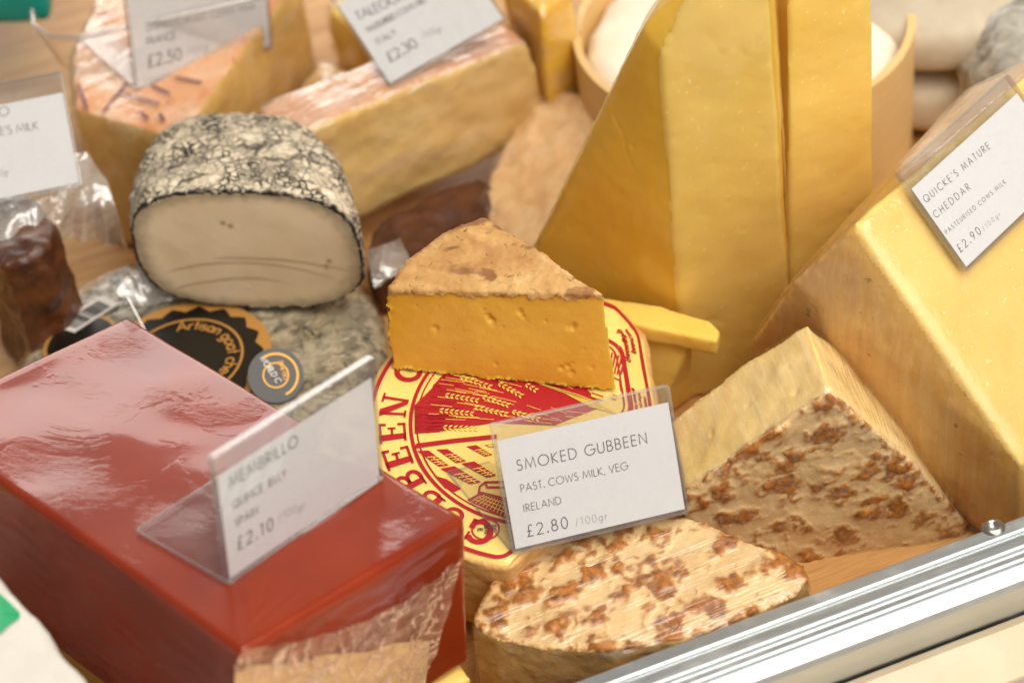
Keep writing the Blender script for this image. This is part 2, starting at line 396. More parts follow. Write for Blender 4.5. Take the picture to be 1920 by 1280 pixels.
tr = t.n('BsdfTransparent'); tr.inputs[0].default_value = (.9, .9, .9, 1); g = t.n('BsdfGlossy'); g.inputs['Roughness'].default_value = .15; g.inputs[0].default_value = (.9, .89, .87, 1)
df = t.n('BsdfDiffuse'); df.inputs[0].default_value = (.75, .72, .7, 1)
M['acrylic_edge'] = t.surf(t.mixsh(.15, t.mixsh(.08, tr.outputs[0], df.outputs[0]), g.outputs[0]))
t = NT('card'); n1 = t.noise(300, 4, .6)
c = t.mix(t.ramp(t.noise(500, 2, .5), [(.7, 0), (.76, .3)]), lin((236, 235, 235)), lin((196, 188, 184)))
M['card'] = t.surf(t.bsdf(Base_Color=c, Roughness=.6, Normal=t.bump(n1, .05, .0005)))
M['ink'] = flat_mat('black_ink', (58, 56, 58), .6)
M['ink_grey'] = flat_mat('grey_ink', (140, 138, 138), .6)
M['yellow_label'] = flat_mat('yellow_label', (238, 208, 118), .32, .5)
M['red_ink'] = flat_mat('red_ink', (172, 22, 34), .35, .5)
M['yellow_ink'] = flat_mat('yellow_ink', (244, 210, 96), .35, .5)
M['black_label'] = flat_mat('black_label', (26, 22, 18), .3, .5)
M['gold'] = flat_mat('gold_print', (186, 134, 66), .4, .5)
M['gold_foil'] = flat_mat('gold_foil', (186, 136, 50), .35, .5, .5)
M['white_print'] = flat_mat('white_print', (224, 220, 212), .5)
M['green_print'] = flat_mat('green_print', (24, 150, 96), .4)
M['teal'] = flat_mat('teal_plastic', (20, 140, 128), .35)
M['packet'] = paste_mat('packet_paper', (206, 202, 194), (194, 188, 178), .05, .5, .002, bump=.4, nscale=30)
M['film_front'] = film_mat('cling_film_front', 18, .15, 300, .04, .07, .5, .06, 'x', 1.2)
M['film_wedge'] = film_mat('cling_film_wedge', 97, .1, 520, .025, .12, .28, .09, 'x', .5)
M['film_cheddar'] = film_mat('cling_film_cheddar', 0, .05, 380, .03, .2, .16, .02, 'z', .3)
M['film_tall'] = film_mat('cling_film_tall', 0, .04, 120, .12, .2, .14, .008, 'z', .3)
M['film_back'] = film_mat('cling_film_back', 30, .12, 110, .2, .12, .6, .07)
M['bag'] = film_mat('clear_bag', 10, .9, 70, .5, .14, .9, .3)
t = NT('crumpled_film')
n1 = t.noise(130, 4, .6, 1.5); rd = t.math('ABSOLUTE', t.math('SUBTRACT', t.noise(70, 3, .55, 1.), .5))
cr = t.ramp(rd, [(.0, .75), (.03, .0)])
tr = t.n('BsdfTransparent')
bs = t.bsdf(Base_Color=t.mix(n1, lin((226, 190, 156)), lin((204, 150, 116))), Roughness=.3, Normal=t.bump(t.math('ADD', n1, rd), .6, .002), Coat_Weight=.6, Coat_Roughness=.12)
M['crumple'] = t.surf(t.mixsh(t.math('ADD', t.ramp(n1, [(.35, .15), (.7, .5)]), cr, True), tr.outputs[0], bs))
M['label_paper'] = paste_mat('label_paper', (232, 198, 136), (206, 158, 96), .05, .5, .002, bump=.6, nscale=120)

# ------------------------------------------------------------------ stroke lettering
def arc(cx, cy, rx, ry, a0, a1, n=14):
    return [(cx+rx*math.cos(math.radians(a0+(a1-a0)*k/n)), cy+ry*math.sin(math.radians(a0+(a1-a0)*k/n))) for k in range(n+1)]
G = {
 'A': (.78, [[(0, 0), (.39, 1), (.78, 0)], [(.14, .34), (.64, .34)]]),
 'B': (.5, [[(0, 0), (0, 1), (.22, 1)]+arc(.22, .76, .22, .24, 90, -90)+[(0, .52)], [(.2, .52)]+arc(.24, .26, .26, .26, 90, -90)+[(0, 0)]]),
 'C': (.82, [arc(.5, .5, .5, .5, 48, 312, 20)]),
 'D': (.72, [[(0, 0), (0, 1), (.22, 1)]+arc(.22, .5, .5, .5, 90, -90, 18)+[(0, 0)]]),
 'E': (.46, [[(.46, 1), (0, 1), (0, 0), (.46, 0)], [(0, .52), (.44, .52)]]),
 'F': (.44, [[(.44, 1), (0, 1), (0, 0)], [(0, .52), (.42, .52)]]),
 'G': (.95, [arc(.5, .5, .5, .5, 48, 360, 22)+[(.55, .5)]]),
 'H': (.62, [[(0, 0), (0, 1)], [(.62, 0), (.62, 1)], [(0, .52), (.62, .52)]]),
 'I': (.08, [[(.04, 0), (.04, 1)]]),
 'J': (.26, [[(.26, 1), (.26, .12)]+arc(.1, .12, .16, .2, 0, -110, 6)]),
 'K': (.56, [[(0, 0), (0, 1)], [(.54, 1), (0, .48), (.56, 0)]]),
 'L': (.4, [[(0, 1), (0, 0), (.4, 0)]]),
 'M': (.96, [[(0, 0), (.14, 1), (.48, .12), (.82, 1), (.96, 0)]]),
 'N': (.68, [[(0, 0), (0, 1), (.68, 0), (.68, 1)]]),
 'O': (1., [arc(.5, .5, .5, .5, 90, 450, 26)]),
 'P': (.46, [[(0, 0), (0, 1), (.2, 1)]+arc(.2, .73, .26, .27, 90, -90)+[(0, .46)]]),
 'Q': (1.0, [arc(.5, .5, .5, .5, 90, 450, 26), [(.55, .35), (.95, -.05)]]),
 'R': (.5, [[(0, 0), (0, 1), (.2, 1)]+arc(.2, .74, .26, .26, 90, -90)+[(0, .48)], [(.2, .48), (.5, 0)]]),
 'S': (.46, [arc(.23, .75, .2, .25, 40, 250, 12)+arc(.22, .27, .24, .27, 80, -150, 14)]),
 'T': (.48, [[(0, 1), (.48, 1)], [(.24, 1), (.24, 0)]]),
 'U': (.6, [[(0, 1), (0, .3)]+arc(.3, .3, .3, .3, 180, 360)+[(.6, 1)]]),
 'V': (.7, [[(0, 1), (.35, 0), (.7, 1)]]),
 'W': (1.05, [[(0, 1), (.27, 0), (.525, .9), (.78, 0), (1.05, 1)]]),
 'Y': (.64, [[(0, 1), (.32, .48), (.64, 1)], [(.32, .48), (.32, 0)]]),
 '0': (.54, [arc(.27, .5, .27, .5, 90, 450, 24)]),
 '1': (.3, [[(.02, .82), (.22, 1), (.22, 0)]]),
 '2': (.54, [arc(.27, .72, .25, .28, 170, -30, 14)+[(0, 0), (.54, 0)]]),
 '3': (.5, [arc(.23, .76, .22, .24, 150, -90, 12)+arc(.23, .27, .26, .27, 90, -150, 14)]),
 '5': (.5, [[(.46, 1), (.14, 1), (.08, .56)]+arc(.22, .31, .28, .31, 110, -140, 14)]),
 '6': (.52, [[(.36, 1), (.05, .45)]+arc(.26, .28, .26, .28, 150, 510, 18)]),
 '8': (.52, [arc(.26, .76, .2, .24, 90, 450, 18), arc(.26, .27, .26, .27, 90, 450, 20)]),
 '9': (.52, [[(.16, 0), (.47, .55)]+arc(.26, .72, .26, .28, -30, 330, 18)]),
 '£': (.52, [arc(.34, .76, .17, .24, 30, 190, 10)+[(.17, .5), (.17, .2), (.02, 0), (.52, 0)], [(.02, .45), (.4, .45)]]),
 '.': (.04, [[(0, 0), (.06, 0), (.06, .07), (0, .07), (0, 0)]]),
 ',': (.06, [[(.08, .1), (0, -.16)]]), "'": (.05, [[(.05, 1.05), (0, .78)]]), '/': (.34, [[(0, -.12), (.34, 1.05)]]),
 'g': (.5, [arc(.23, .3, .23, .3, 0, 360, 18), [(.46, .6), (.46, -.05)]+arc(.23, -.08, .23, .22, 0, -150, 10)]),
 'r': (.28, [[(0, 0), (0, .6)], arc(.2, .35, .2, .25, 170, 60, 8)]),
 'c': (.44, [arc(.25, .3, .25, .3, 48, 312, 14)]), 'e': (.5, [[(.02, .32), (.48, .32)]+arc(.25, .3, .24, .3, 5, 315, 16)]),
 'h': (.4, [[(0, 0), (0, 1)], [(0, .35)]+arc(.2, .38, .2, .22, 180, 0, 10)+[(.4, 0)]]), 'n': (.4, [[(0, 0), (0, .6)], [(0, .35)]+arc(.2, .38, .2, .22, 180, 0, 10)+[(.4, 0)]]),
 's': (.34, [arc(.17, .45, .14, .15, 40, 250, 8)+arc(.16, .16, .17, .16, 80, -150, 10)]), 'o': (.5, [arc(.25, .3, .25, .3, 90, 450, 18)]),
 'a': (.5, [arc(.23, .3, .23, .3, 0, 360, 16), [(.46, .6), (.46, 0)]]), 'i': (.04, [[(.02, 0), (.02, .6)], [(.02, .78), (.02, .84)]]),
 't': (.26, [[(.13, .95), (.13, 0)], [(0, .6), (.26, .6)]]), 'b': (.5, [[(0, 1), (0, 0)], arc(.25, .3, .25, .3, 180, 540, 16)]),
 'u': (.4, [[(0, .6), (0, .22)]+arc(.2, .22, .2, .22, 180, 360, 10)+[(.4, .6)], [(.4, .3), (.4, 0)]]), 'm': (.7, [[(0, 0), (0, .6)], [(0, .4)]+arc(.17, .4, .17, .2, 180, 0, 8)+[(.35, 0)], [(.35, .4)]+arc(.52, .4, .17, .2, 180, 0, 8)+[(.7, 0)]]),
 '@': (.9, [arc(.45, .4, .2, .2, 0, 360, 14), [(.65, .6), (.65, .28)]+arc(.75, .35, .12, .14, 230, 400, 6)+arc(.45, .4, .45, .45, 10, 320, 18)]),
}
def text_strokes(s, track=.2):
    out, x = [], 0.
    for ch in s:
        if ch == ' ': x += .22+track; continue
        wd, st = G[ch]
        for q in st: out.append([(x+a, b) for a, b in q])
        x += wd+track
    return out, x-track
def ribbon(pts, wdt):
    """flat band along a 2-D polyline -> (verts2d, quads)"""
    p = np.array(pts, float); keep = [0]
    for k in range(1, len(p)):
        if np.linalg.norm(p[k]-p[keep[-1]]) > 1e-7: keep.append(k)
    p = p[keep]
    if len(p) < 2: return np.zeros((0, 2)), []
    d = np.diff(p, axis=0); d /= np.linalg.norm(d, axis=1)[:, None]
    V, F = [], []
    nrm = np.stack([-d[:, 1], d[:, 0]], 1)
    for k in range(len(p)):
        if k == 0: m = nrm[0]; s = 1
        elif k == len(p)-1: m = nrm[-1]; s = 1
        else:
            m = nrm[k-1]+nrm[k]; l = np.linalg.norm(m)
            m = m/l if l > 1e-6 else nrm[k]; s = 1/max(.45, float(m@nrm[k]))
        wk = wdt[k] if hasattr(wdt, '__len__') else wdt
        V += [p[k]+m*s*wk/2, p[k]-m*s*wk/2]
    for k in range(len(p)-1): F.append((2*k, 2*k+1, 2*k+3, 2*k+2))
    return np.array(V), F
def ribbons(lines, wdt):
    V, F = [], []
    for l in lines:
        v, f = ribbon(l, wdt); o = len(V); V += list(map(tuple, v)); F += [tuple(i+o for i in q) for q in f]
    return np.array(V).reshape(-1, 2), F

# ------------------------------------------------------------------ the setting: board, rail, front panel
RZ = .05
r0 = P(1070, 1280, RZ); r1 = P(1920, 965, RZ); re = unit(r1-r0); rn = np.array([re[1], -re[0], 0])   # rn points towards the viewer
def strip(profile, s0, s1, name):
    V, F = [], []; n = len(profile)
    for s in (s0, s1):
        for a, b in profile: V.append(r0+re*s+rn*a+Z*b)
    for k in range(n): F.append((k, (k+1) % n, n+(k+1) % n, n+k))
    F += [tuple(range(n))[::-1], tuple(range(n, 2*n))]
    return np.array(V), F
bx = 1.2
gv = [(-bx, -.9, 0), (bx, -.9, 0), (bx, bx, 0), (-bx, bx, 0)]
# the board ends at the rail: a sheet behind the rail line
q0 = r0+re*-1.2+rn*.004; q1 = r0+re*1.2+rn*.004
single('counter_board', [(*q0[:2], 0), (*q1[:2], 0), (*(q1-rn*1.9)[:2], 0), (*(q0-rn*1.9)[:2], 0)], [(0, 1, 2, 3)], M['wood'], kind='structure', smooth=False)

c_ = .01
prof = [(0, -.052), (0, -.0006), (.0006, 0), (.0052, 0), (.0058, -.0005), (.0062, -.0016), (.0068, -.0016), (.0072, -.0005), (.0078, 0),
        (.0118, 0), (.0124, -.0007), (.0126, -.0024), (.0142, -.0024), (.0144, -.0008), (.015, -.0002), (.0168, -.0002), (.0174, -.0009), (.0176, -.0026),
        (.019, -.0026), (.0192, -.001), (.0199, -.0004), (.0222, -.0008), (.0240, -.0022), (.0250, -.0045), (.0252, -.011), (.0252, -.052)]
V, F = strip(prof, -.45, .6, 'rail')
rail = Thing('aluminium_rail', 'grooved aluminium rail with a button screw along the front of the counter', 'rail', base_of(V))
ro = rail.add('extrusion', V, F, M['alu'], smooth=False)
sp = hit(1862, 988, r0, Z)
pr = [(.0, -.0010), (.0016, -.0010), (.0017, .0007), (.0023, .0009), (.0034, .0005), (.0042, -.0003), (.0044, -.0012)]
V, F = [], []
nseg = 40
for k in range(nseg):
    an = 2*math.pi*k/nseg
    for j, (r_, z_) in enumerate(pr):
        rr_ = r_
        if 0 < j < 3: rr_ = r_*(.93+.07*abs(math.cos(3*an)))
        V.append(sp+np.array([math.cos(an)*rr_, math.sin(an)*rr_, z_+.0004]))
for k in range(nseg):
    for j in range(len(pr)-1):
        a0 = k*len(pr)+j; b0 = ((k+1) % nseg)*len(pr)+j; F.append((a0, b0, b0+1, a0+1))
rail.add('screw', V, F, M['steel'], label='button head screw with a hex socket')

pz = -.018
prof = [(.0262, pz-.08), (.0262, pz), (.030, pz+.0015), (.0462, pz-.004), (.0475, pz-.006), (.0475, pz-.08)]
V, F = strip(prof, -.45, .7, 'panel')
single('front_panel', V, F, M['cream'], kind='structure', smooth=False)
tube = [(.0505+.0032*math.cos(a), pz-.0055+.0032*math.sin(a)) for a in np.linspace(0, 2*math.pi, 15)[:-1]]
V, F = strip(tube, -.45, .7, 'trim')
single('trim_strip', V, F, M['trim'], 'thin grey rounded trim strip between the cream panels below the rail', 'trim')
prof = [(.0538, pz-.09), (.0538, pz-.007), (.056, pz-.006), (.30, pz-.03), (.30, pz-.09)]
V, F = strip(prof, -.45, .7, 'panel2')
single('lower_panel', V, F, M['cream'], kind='structure', smooth=False)

# ------------------------------------------------------------------ Gubbeen wheel with printed label
tx, ty = 9., 4.
gn = np.array([math.sin(math.radians(ty)), -math.sin(math.radians(tx)), 0]); gn[2] = math.sqrt(1-gn@gn)
gp = P(960, 1055, .05)
gu = unit(np.cross([0, 1, 0], gn)); gvv = np.cross(gn, gu)
def hg(px, py, off=0.): return hit(px, py, gp+gn*off, gn)
ringpx = [(799, 711), (766, 780), (774, 830), (788, 866), (817, 909), (867, 951), (932, 978)]
A_ = np.array([[(hg(*q)-gp)@gu, (hg(*q)-gp)@gvv] for q in ringpx])
s_ = np.linalg.lstsq(np.c_[2*A_, np.ones(len(A_))], (A_**2).sum(1), rcond=None)[0]
RING = math.sqrt(s_[2]+s_[0]**2+s_[1]**2); GC = gp+gu*s_[0]+gvv*s_[1]
def lc(px, py): q = hg(px, py)-GC; return np.array([q@gu, q@gvv])
XF = lc(1172, 715)[0]; BEND = math.radians(38)
def G3(s, t_, off=0.):
    if s <= XF: return GC+gu*s+gvv*t_+gn*off
    d = s-XF
    return GC+gu*(XF+d*math.cos(BEND)+off*math.sin(BEND))+gvv*t_+gn*(-d*math.sin(BEND)+off*math.cos(BEND))
RW = np.linalg.norm(lc(690, 735))+.0005
cA, cB = lc(960, 1063), lc(1252, 760)
cn = unit(np.array([-(cB-cA)[1], (cB-cA)[0]]))
cn = cn if cn@(-cA) > 0 else -cn
def inside(x, y, m=0.): return (np.array([x, y])-cA)@cn >= m
def chord_lo(s, m=0.): return cA[1]+(m-(s-cA[0])*cn[0])/cn[1]
XR = .0125
print('ring', RING, 'RW', RW, 'XF', XF, 'corner', lc(1238, 606), lc(960, 1060))
TH = .043
pts = [GC+gu*cA[0]+gvv*cA[1], GC+gu*cA[0]+gvv*cA[1]-gn*TH]
for k in range(72):
    a = 2*math.pi*k/72; x, y = RW*math.cos(a), RW*math.sin(a)
    if x > XF+XR or not inside(x, y): continue
    for d in (0, TH):
        pts.append(GC+gu*x+gvv*y-gn*(d if d else max(0, (x-XF))*math.tan(BEND)))
for s in (XF, XF+XR):
    for sg in (-1, 1):
        y = sg*math.sqrt(max(RW*RW-s*s, 0)); y = max(y, chord_lo(s)); pts += [GC+gu*s+gvv*y-gn*(max(0, s-XF)*math.tan(BEND)), GC+gu*s+gvv*y-gn*TH]
V, F = solid([pts], .0011, 3); N = vnormals(V, F)
V = V+N*(fbm(V, 90, 3)*.0006)[:, None]*sstep(-.0006, -.0025, ((V-GC)@gn))[:, None]
V = V-gn*.0004
gub = Thing('boxed_cheese_wheel', 'washed rind cheese wheel under a yellow and red printed paper label', 'cheese', base_of(V))
gub.add('rind', V, F, M['side_rind'])
RL, SL = RW-.0012, XF+.0125
nx, ny = 70, 60
V, F, idx = [], [], {}
for i in range(nx+1):
    s = -RL+(SL+RL)*i/nx; smax = RL
    h = math.sqrt(max(RL*RL-s*s, 0))
    if s > SL-.006: h = min(h, math.sqrt(max(RL*RL-SL*SL, 0))-0.0+.0)+0
    lo = min(max(-h, chord_lo(s, .0015)), h)
    for j in range(ny+1):
        tt = lo+(h-lo)*j/ny
        edge = min(RL-math.hypot(s, tt), (np.array([s, tt])-cA)@cn, .004)/.004
        V.append(G3(s, tt, .0007-.0016*(1-max(0, edge))**3+.0002*math.sin(tt*260+s*90)))
for i in range(nx):
    for j in range(ny):
        a = i*(ny+1)+j; F.append((a, a+ny+1, a+ny+2, a+1))
lab = gub.add('label', V, F, M['yellow_label'])
def prnt(name, V2, F, mat, off=.0011):
    return gub.add(name, [G3(x, y, off) for x, y in V2], F, mat, parent=lab, smooth=False)
def densify(l, step=.004):
    out = [tuple(l[0])]
    for a, b in zip(l[:-1], l[1:]):
        a, b = np.array(a), np.array(b); n = max(1, int(np.linalg.norm(b-a)/step))
        out += [tuple(a+(b-a)*k/n) for k in range(1, n+1)]
    return out
def L(*px): return densify([tuple(lc(*q)) for q in px])
zz = lambda *q: [(680+x/2.782, 600+y/2.782) for x, y in q]          # traced from an enlarged view
def outline(R, smax, mch, rc=.006, n=420):
    p = []
    for k in range(n):
        a = 2*math.pi*k/n; x, y = R*math.cos(a), R*math.sin(a)
        x = min(x, smax)
        if not inside(x, y, mch): y = min(chord_lo(x, mch), math.sqrt(max(R*R-x*x, 0)))
        p.append((x, y))
    p = np.array(p); p = np.vstack([p, p[:1]]); d = np.r_[0, np.cumsum(np.linalg.norm(np.diff(p, axis=0), axis=1))]
    step = .0006; m = int(d[-1]/step); u = np.linspace(0, d[-1], m, endpoint=False)
    q = np.stack([np.interp(u, d, p[:, 0]), np.interp(u, d, p[:, 1])], 1)
    w_ = max(1, int(rc/step)); acc = np.zeros_like(q)
    for k in range(-w_, w_+1): acc += np.roll(q, k, axis=0)
    return acc/(2*w_+1)
def closed(q): return [tuple(x) for x in np.vstack([q, q[:1]])]
OUT = outline(RL-.0022, SL-.0024, .004, .004); INN = outline(RING, XF+.0005, .0085, .004)
V2, F2 = ribbons([closed(INN)], .0014); prnt('printed_ring', V2, F2, M['red_ink'])
V2, F2 = ribbons([closed(outline(RING-.0022, XF-.0017, .0107, .004))], .0006); prnt('printed_ring', V2, F2, M['red_ink'])
V2, F2 = ribbons([closed(OUT)], .0016); prnt('printed_border', V2, F2, M['red_ink'])
def path_text(q, start, txt, h, track=.14):
    st, wd = text_strokes(txt, track); k0 = int(np.argmin(np.linalg.norm(q-np.array(start), axis=1))); out = []; n = len(q)
    for l in st:
        o = []
        for x, y in l:
            f = k0+x*h/.0006; i0 = int(f); fr = f-i0; a_, b_ = q[i0 % n], q[(i0+1) % n]; d = unit(b_-a_); nn = np.array([-d[1], d[0]])
            o.append(tuple(a_*(1-fr)+b_*fr+nn*y*h))
        out.append(o)
    return out
# serif lettering round the ring
def slab(ch):
    T, t_ = .24, .10                    # stem and hairline
    b = lambda x0, y0, x1, y1: [(x0, y0), (x1, y0), (x1, y1), (x0, y1)]
    W = .86
    if ch == 'E': return [b(.1, 0, .1+T, 1), b(0, 0, .8, t_), b(0, 1-t_, .78, 1), b(.3, .46, .6, .55), b(.7, 0, .8, .3), b(.68, .72, .78, 1), b(.54, .36, .62, .66)]
    if ch == 'N': return [b(.1, 0, .2, 1), b(.72, 0, .82, 1), [(.02, 1), (.3, 1), (.82, 0), (.62, 0)], b(0, 0, .32, t_*.8), b(.6, 1-t_*.8, .94, 1)]
    if ch == 'H': return [b(.08, 0, .08+T, 1), b(.6, 0, .6+T, 1), b(0, 0, .4, .08), b(0, .92, .4, 1), b(.52, 0, .92, .08), b(.52, .92, .92, 1), b(.3, .45, .62, .55)]
    if ch == 'U': return [b(.1, .25, .1+T, 1), b(.7, .25, .8, 1), b(0, .92, .44, 1), b(.58, .92, .92, 1)]+[[tuple(p) for p in q] for q in quads(arc(.45, .28, .27, .24, 180, 360, 10), .15)]
    if ch in 'CG':
        q = [[tuple(p) for p in k] for k in quads(arc(.45, .5, .36, .44, 40, 320, 22), .2)]+[b(.7, .62, .78, .98)]
        return q+([b(.64, .05, .84, .46)] if ch == 'G' else [])
    if ch == 'B': return [b(.1, 0, .1+T, 1), b(0, 0, .4, .08), b(0, .92, .4, 1), b(.3, .48, .45, .56)]+[[tuple(p) for p in q] for q in quads([(.3, .96)]+arc(.42, .74, .24, .22, 90, -90, 8)+[(.3, .52)], .14)+quads([(.3, .52)]+arc(.44, .28, .28, .24, 90, -90, 8)+[(.3, .04)], .15)]
    if ch == 'S': return [[tuple(p) for p in q] for q in quads(arc(.4, .74, .24, .2, 30, 250, 10)+arc(.4, .27, .27, .22, 80, -150, 12), .17)]
def quads(line, wdt):
    v, f = ribbon(line, wdt); return [[v[i] for i in q] for q in f]
V2, F2 = [], []
hh = (RL-.0042)-(RING+.0016); rb = RING+.0012
word = 'GUBBEEN CHEESE'; a = 247.
for ch in word:
    if ch == ' ': a -= 6; continue
    da = math.degrees(hh*.98/(rb+hh*.4))
    for poly in slab(ch):
        o = len(V2); am = math.radians(a-da*.43)
        if not inside(rb*math.cos(am), rb*math.sin(am), .006): continue
        for x, y in poly:
            an = math.radians(a-(x/.9)*da*.86); r_ = rb+hh*(.06+.86*y); V2.append((r_*math.cos(an), r_*math.sin(an)))
        F2.append(tuple(range(o, o+len(poly))))
    a -= da
V2 = [((XF+.001, y) if False else (x, y)) for x, y in V2]
prnt('printed_lettering', V2, F2, M['red_ink'])
# small lettering at the far side
def arc_text(s, r_, a0, h, inward=True, track=.16):
    st, wd = text_strokes(s, track); out = []
    for q in st:
        l = []
        for x, y in q:
            if inward: an = math.radians(a0)+x*h/r_; rr_ = r_-y*h
            else: an = math.radians(a0)-x*h/r_; rr_ = r_+y*h
            l.append((rr_*math.cos(an), rr_*math.sin(an)))
        out.append(l)
    return out
e1 = path_text(outline(RL-.0062, SL-.0052, .008, .005), lc(1216, 650), 'been.com', .0026)+path_text(outline(RL-.0098, SL-.0088, .012, .005), lc(1207, 672), 'cheese@gub', .0026)
V2, F2 = ribbons(e1, .0006); prnt('printed_address', V2, F2, M['red_ink'])
sml = []
for k in range(3):
    st, wd = text_strokes(['gubbeen house', 'schull co cork', 'ireland'][k].replace('l', 'i').replace('d', 'a').replace('k', 'h'), .2)
    for q in st: sml.append([(XF+.0022+.0026*k+y*.0015, .012-x*.0015-.001*k) for x, y in q])
V2, F2 = ribbons(sml, .0004); prnt('printed_address', V2, F2, M['red_ink'])
# wheat field
fld = [(1., 1.)]
ang0 = math.degrees(math.atan2(*(lc(779, 818)[::-1])))
inner = RING-.0052
pl = [tuple(lc(*q)) for q in [(800, 815), (925, 795), (1040, 800), (1130, 765), (1090, 720), (1000, 700), (930, 690), (870, 690), (835, 702), (812, 725), (800, 765)]]
V2 = pl; F2 = [tuple(range(len(pl)))]; prnt('printed_field', V2, F2, M['red_ink'], .0010)
hatch = []
rng = random.Random(3)
for k in range(46):
    f = k/45; st = np.array(lc(*(778+ (842-778)*max(0, f-.45)/.55, 815-115*f))); en = np.array(lc(*(812+rng.uniform(0, 60), 812-100*f+rng.uniform(-3, 3))))
    hatch.append([tuple(st), tuple(en)])
V2, F2 = [], []
for h in hatch:
    v, f = ribbon(h, [.0011*rng.uniform(.5, 1.1), .0003]); o = len(V2); V2 += list(map(tuple, v)); F2 += [tuple(i+o for i in q) for q in f]
prnt('printed_hatching', V2, F2, M['red_ink'], .00125)
yl = []
for k in range(60):
    x = rng.uniform(800, 1090); y = rng.uniform(705, 805)
    ln = rng.uniform(14, 50); sl = .1+.35*(x-800)/290
    yl.append([tuple(lc(x, y)), tuple(lc(x+ln, y+ln*sl*(1 if y < 770 else .3)))])
V2, F2 = ribbons(yl, .00022); prnt('printed_hatching', V2, F2, M['yellow_ink'], .00135)
ears = [((863, 710), (919, 729)), ((935, 722), (978, 746)), ((835, 744), (896, 755)), ((905, 747), (957, 765)), ((824, 773), (890, 780)), ((890, 767), (948, 780)), ((831, 805), (889, 807)), ((986, 724), (1007, 737)), ((960, 775), (1010, 790))]
V2, F2 = [], []
for a_, b_ in ears:
    a2, b2 = lc(*a_), lc(*b_); d = b2-a2; ln = np.linalg.norm(d); d /= ln; nn = np.array([-d[1], d[0]])
    k = 0; s = 0.
    while s < ln:
        for sg in (-1, 1):
            c0 = a2+d*s; dr = unit(d*.8+nn*sg*.6); pn = np.array([-dr[1], dr[0]]); l_ = .0021
            o = len(V2); V2 += [tuple(c0+nn*sg*.0002), tuple(c0+dr*l_*.5+pn*.0004), tuple(c0+dr*l_), tuple(c0+dr*l_*.5-pn*.0004)]; F2.append((o, o+1, o+2, o+3))
        s += .0019
prnt('printed_wheat', V2, F2, M['yellow_ink'], .0014)
# furrows to the right of the field
fl = []
for k in range(9):
    y0 = 722+k*1.5; fl.append([tuple(lc(x, y)) for x, y in [(1010+k*9, y0+k*1.2), (1060+k*8, y0+18+k), (1110+k*6, y0+45)]])
V2, F2 = ribbons(fl, .0006); prnt('printed_hatching', V2, F2, M['yellow_ink'], .00135)
# meadow quads with furrow lines, farmhouse
flds = [zz((285, 690), (345, 688), (450, 765), (400, 770)), zz((385, 683), (442, 681), (540, 742), (490, 752)), zz((540, 668), (592, 660), (678, 710), (640, 719)),
        zz((405, 782), (480, 770), (618, 852), (560, 862)), zz((515, 756), (582, 745), (698, 816), (650, 827)), zz((372, 818), (440, 838), (515, 887), (480, 905), (430, 885)),
        zz((635, 660), (690, 654), (700, 668), (668, 672)), zz((1195, 385), (1255, 405), (1250, 430), (1190, 410)), zz((1300, 395), (1330, 405), (1320, 425), (1290, 412))]
for q in flds:
    p = [tuple(lc(*k)) for k in q]; mo = prnt('printed_meadow', p, [tuple(range(len(p)))], M['red_ink'], .00115)
    if len(p) == 4:
        p = [np.array(k) for k in p]; ls = []
        for f in (.45, .62, .78, .9): ls.append([tuple(p[0]+(p[3]-p[0])*f), tuple(p[1]+(p[2]-p[1])*f)])
        ls.append([tuple((p[0]+p[1])/2*.6+(p[2]+p[3])/2*.4), tuple((p[2]+p[3])/2)])
        v, f_ = ribbons(ls, .0003); prnt('printed_furrow', v, f_, M['yellow_ink'], .0014)
hl = [L(*zz((275, 668), (470, 642), (700, 618))), L(*zz((280, 655), (470, 630), (700, 607)))]
V2, F2 = ribbons(hl[:1], .0016); prnt('printed_line', V2, F2, M['red_ink'], .00115)
V2, F2 = ribbons(hl[1:], .0005); prnt('printed_line', V2, F2, M['red_ink'], .00115)
hs = [L(*zz((605, 915), (612, 875), (640, 853), (760, 850))), L(*zz((640, 853), (650, 880), (770, 878))), L(*zz((612, 905), (770, 945))), L(*zz((550, 948), (610, 915), (770, 960)))]
V2, F2 = ribbons(hs, .0008); prnt('printed_farmhouse', V2, F2, M['red_ink'], .00115)
rf = [np.array(lc(*q)) for q in zz((552, 950), (628, 918), (800, 968), (790, 1062))]
prnt('printed_farmhouse', [tuple(p) for p in rf], [(0, 1, 2, 3)], M['red_ink'], .00115)
bil = lambda a, b: tuple(rf[0]*(1-a)*(1-b)+rf[3]*a*(1-b)+rf[2]*a*b+rf[1]*(1-a)*b)
gl = [[bil(a, .04), bil(a, .96)] for a in np.linspace(.06, .94, 12)]+[[bil(.03, b), bil(.97, b)] for b in (.3, .55, .8)]
V2, F2 = ribbons(gl, .00025); prnt('printed_farmhouse', V2, F2, M['yellow_ink'], .0014)
cst = lc(*zz((642, 1098))[0]); rst = .0046
V2, F2 = ribbons([[(cst[0]+rst*1.05*math.cos(a), cst[1]+rst*.95*math.sin(a)) for a in np.linspace(0, 2*math.pi, 40)]], .0006); prnt('printed_stamp', V2, F2, M['red_ink'], .00115)
st_l = []
for k, s in enumerate(['IE', '1816', 'EC']):
    st, wd = text_strokes(s, .2); hgt = .0017
    for q in st: st_l.append([(cst[0]-.0028+.0024*k+y*hgt, cst[1]+wd*hgt/2-x*hgt) for x, y in q][::1])
V2, F2 = ribbons(st_l, .0003); prnt('printed_stamp', V2, F2, M['ink'], .00115)
vh = [L((1148+6*k, 664+2.5*k), (1142+5*k, 700+2*k)) for k in range(5)]
V2, F2 = ribbons(vh, .0006); prnt('printed_hatching', V2, F2, M['red_ink'], .00115)
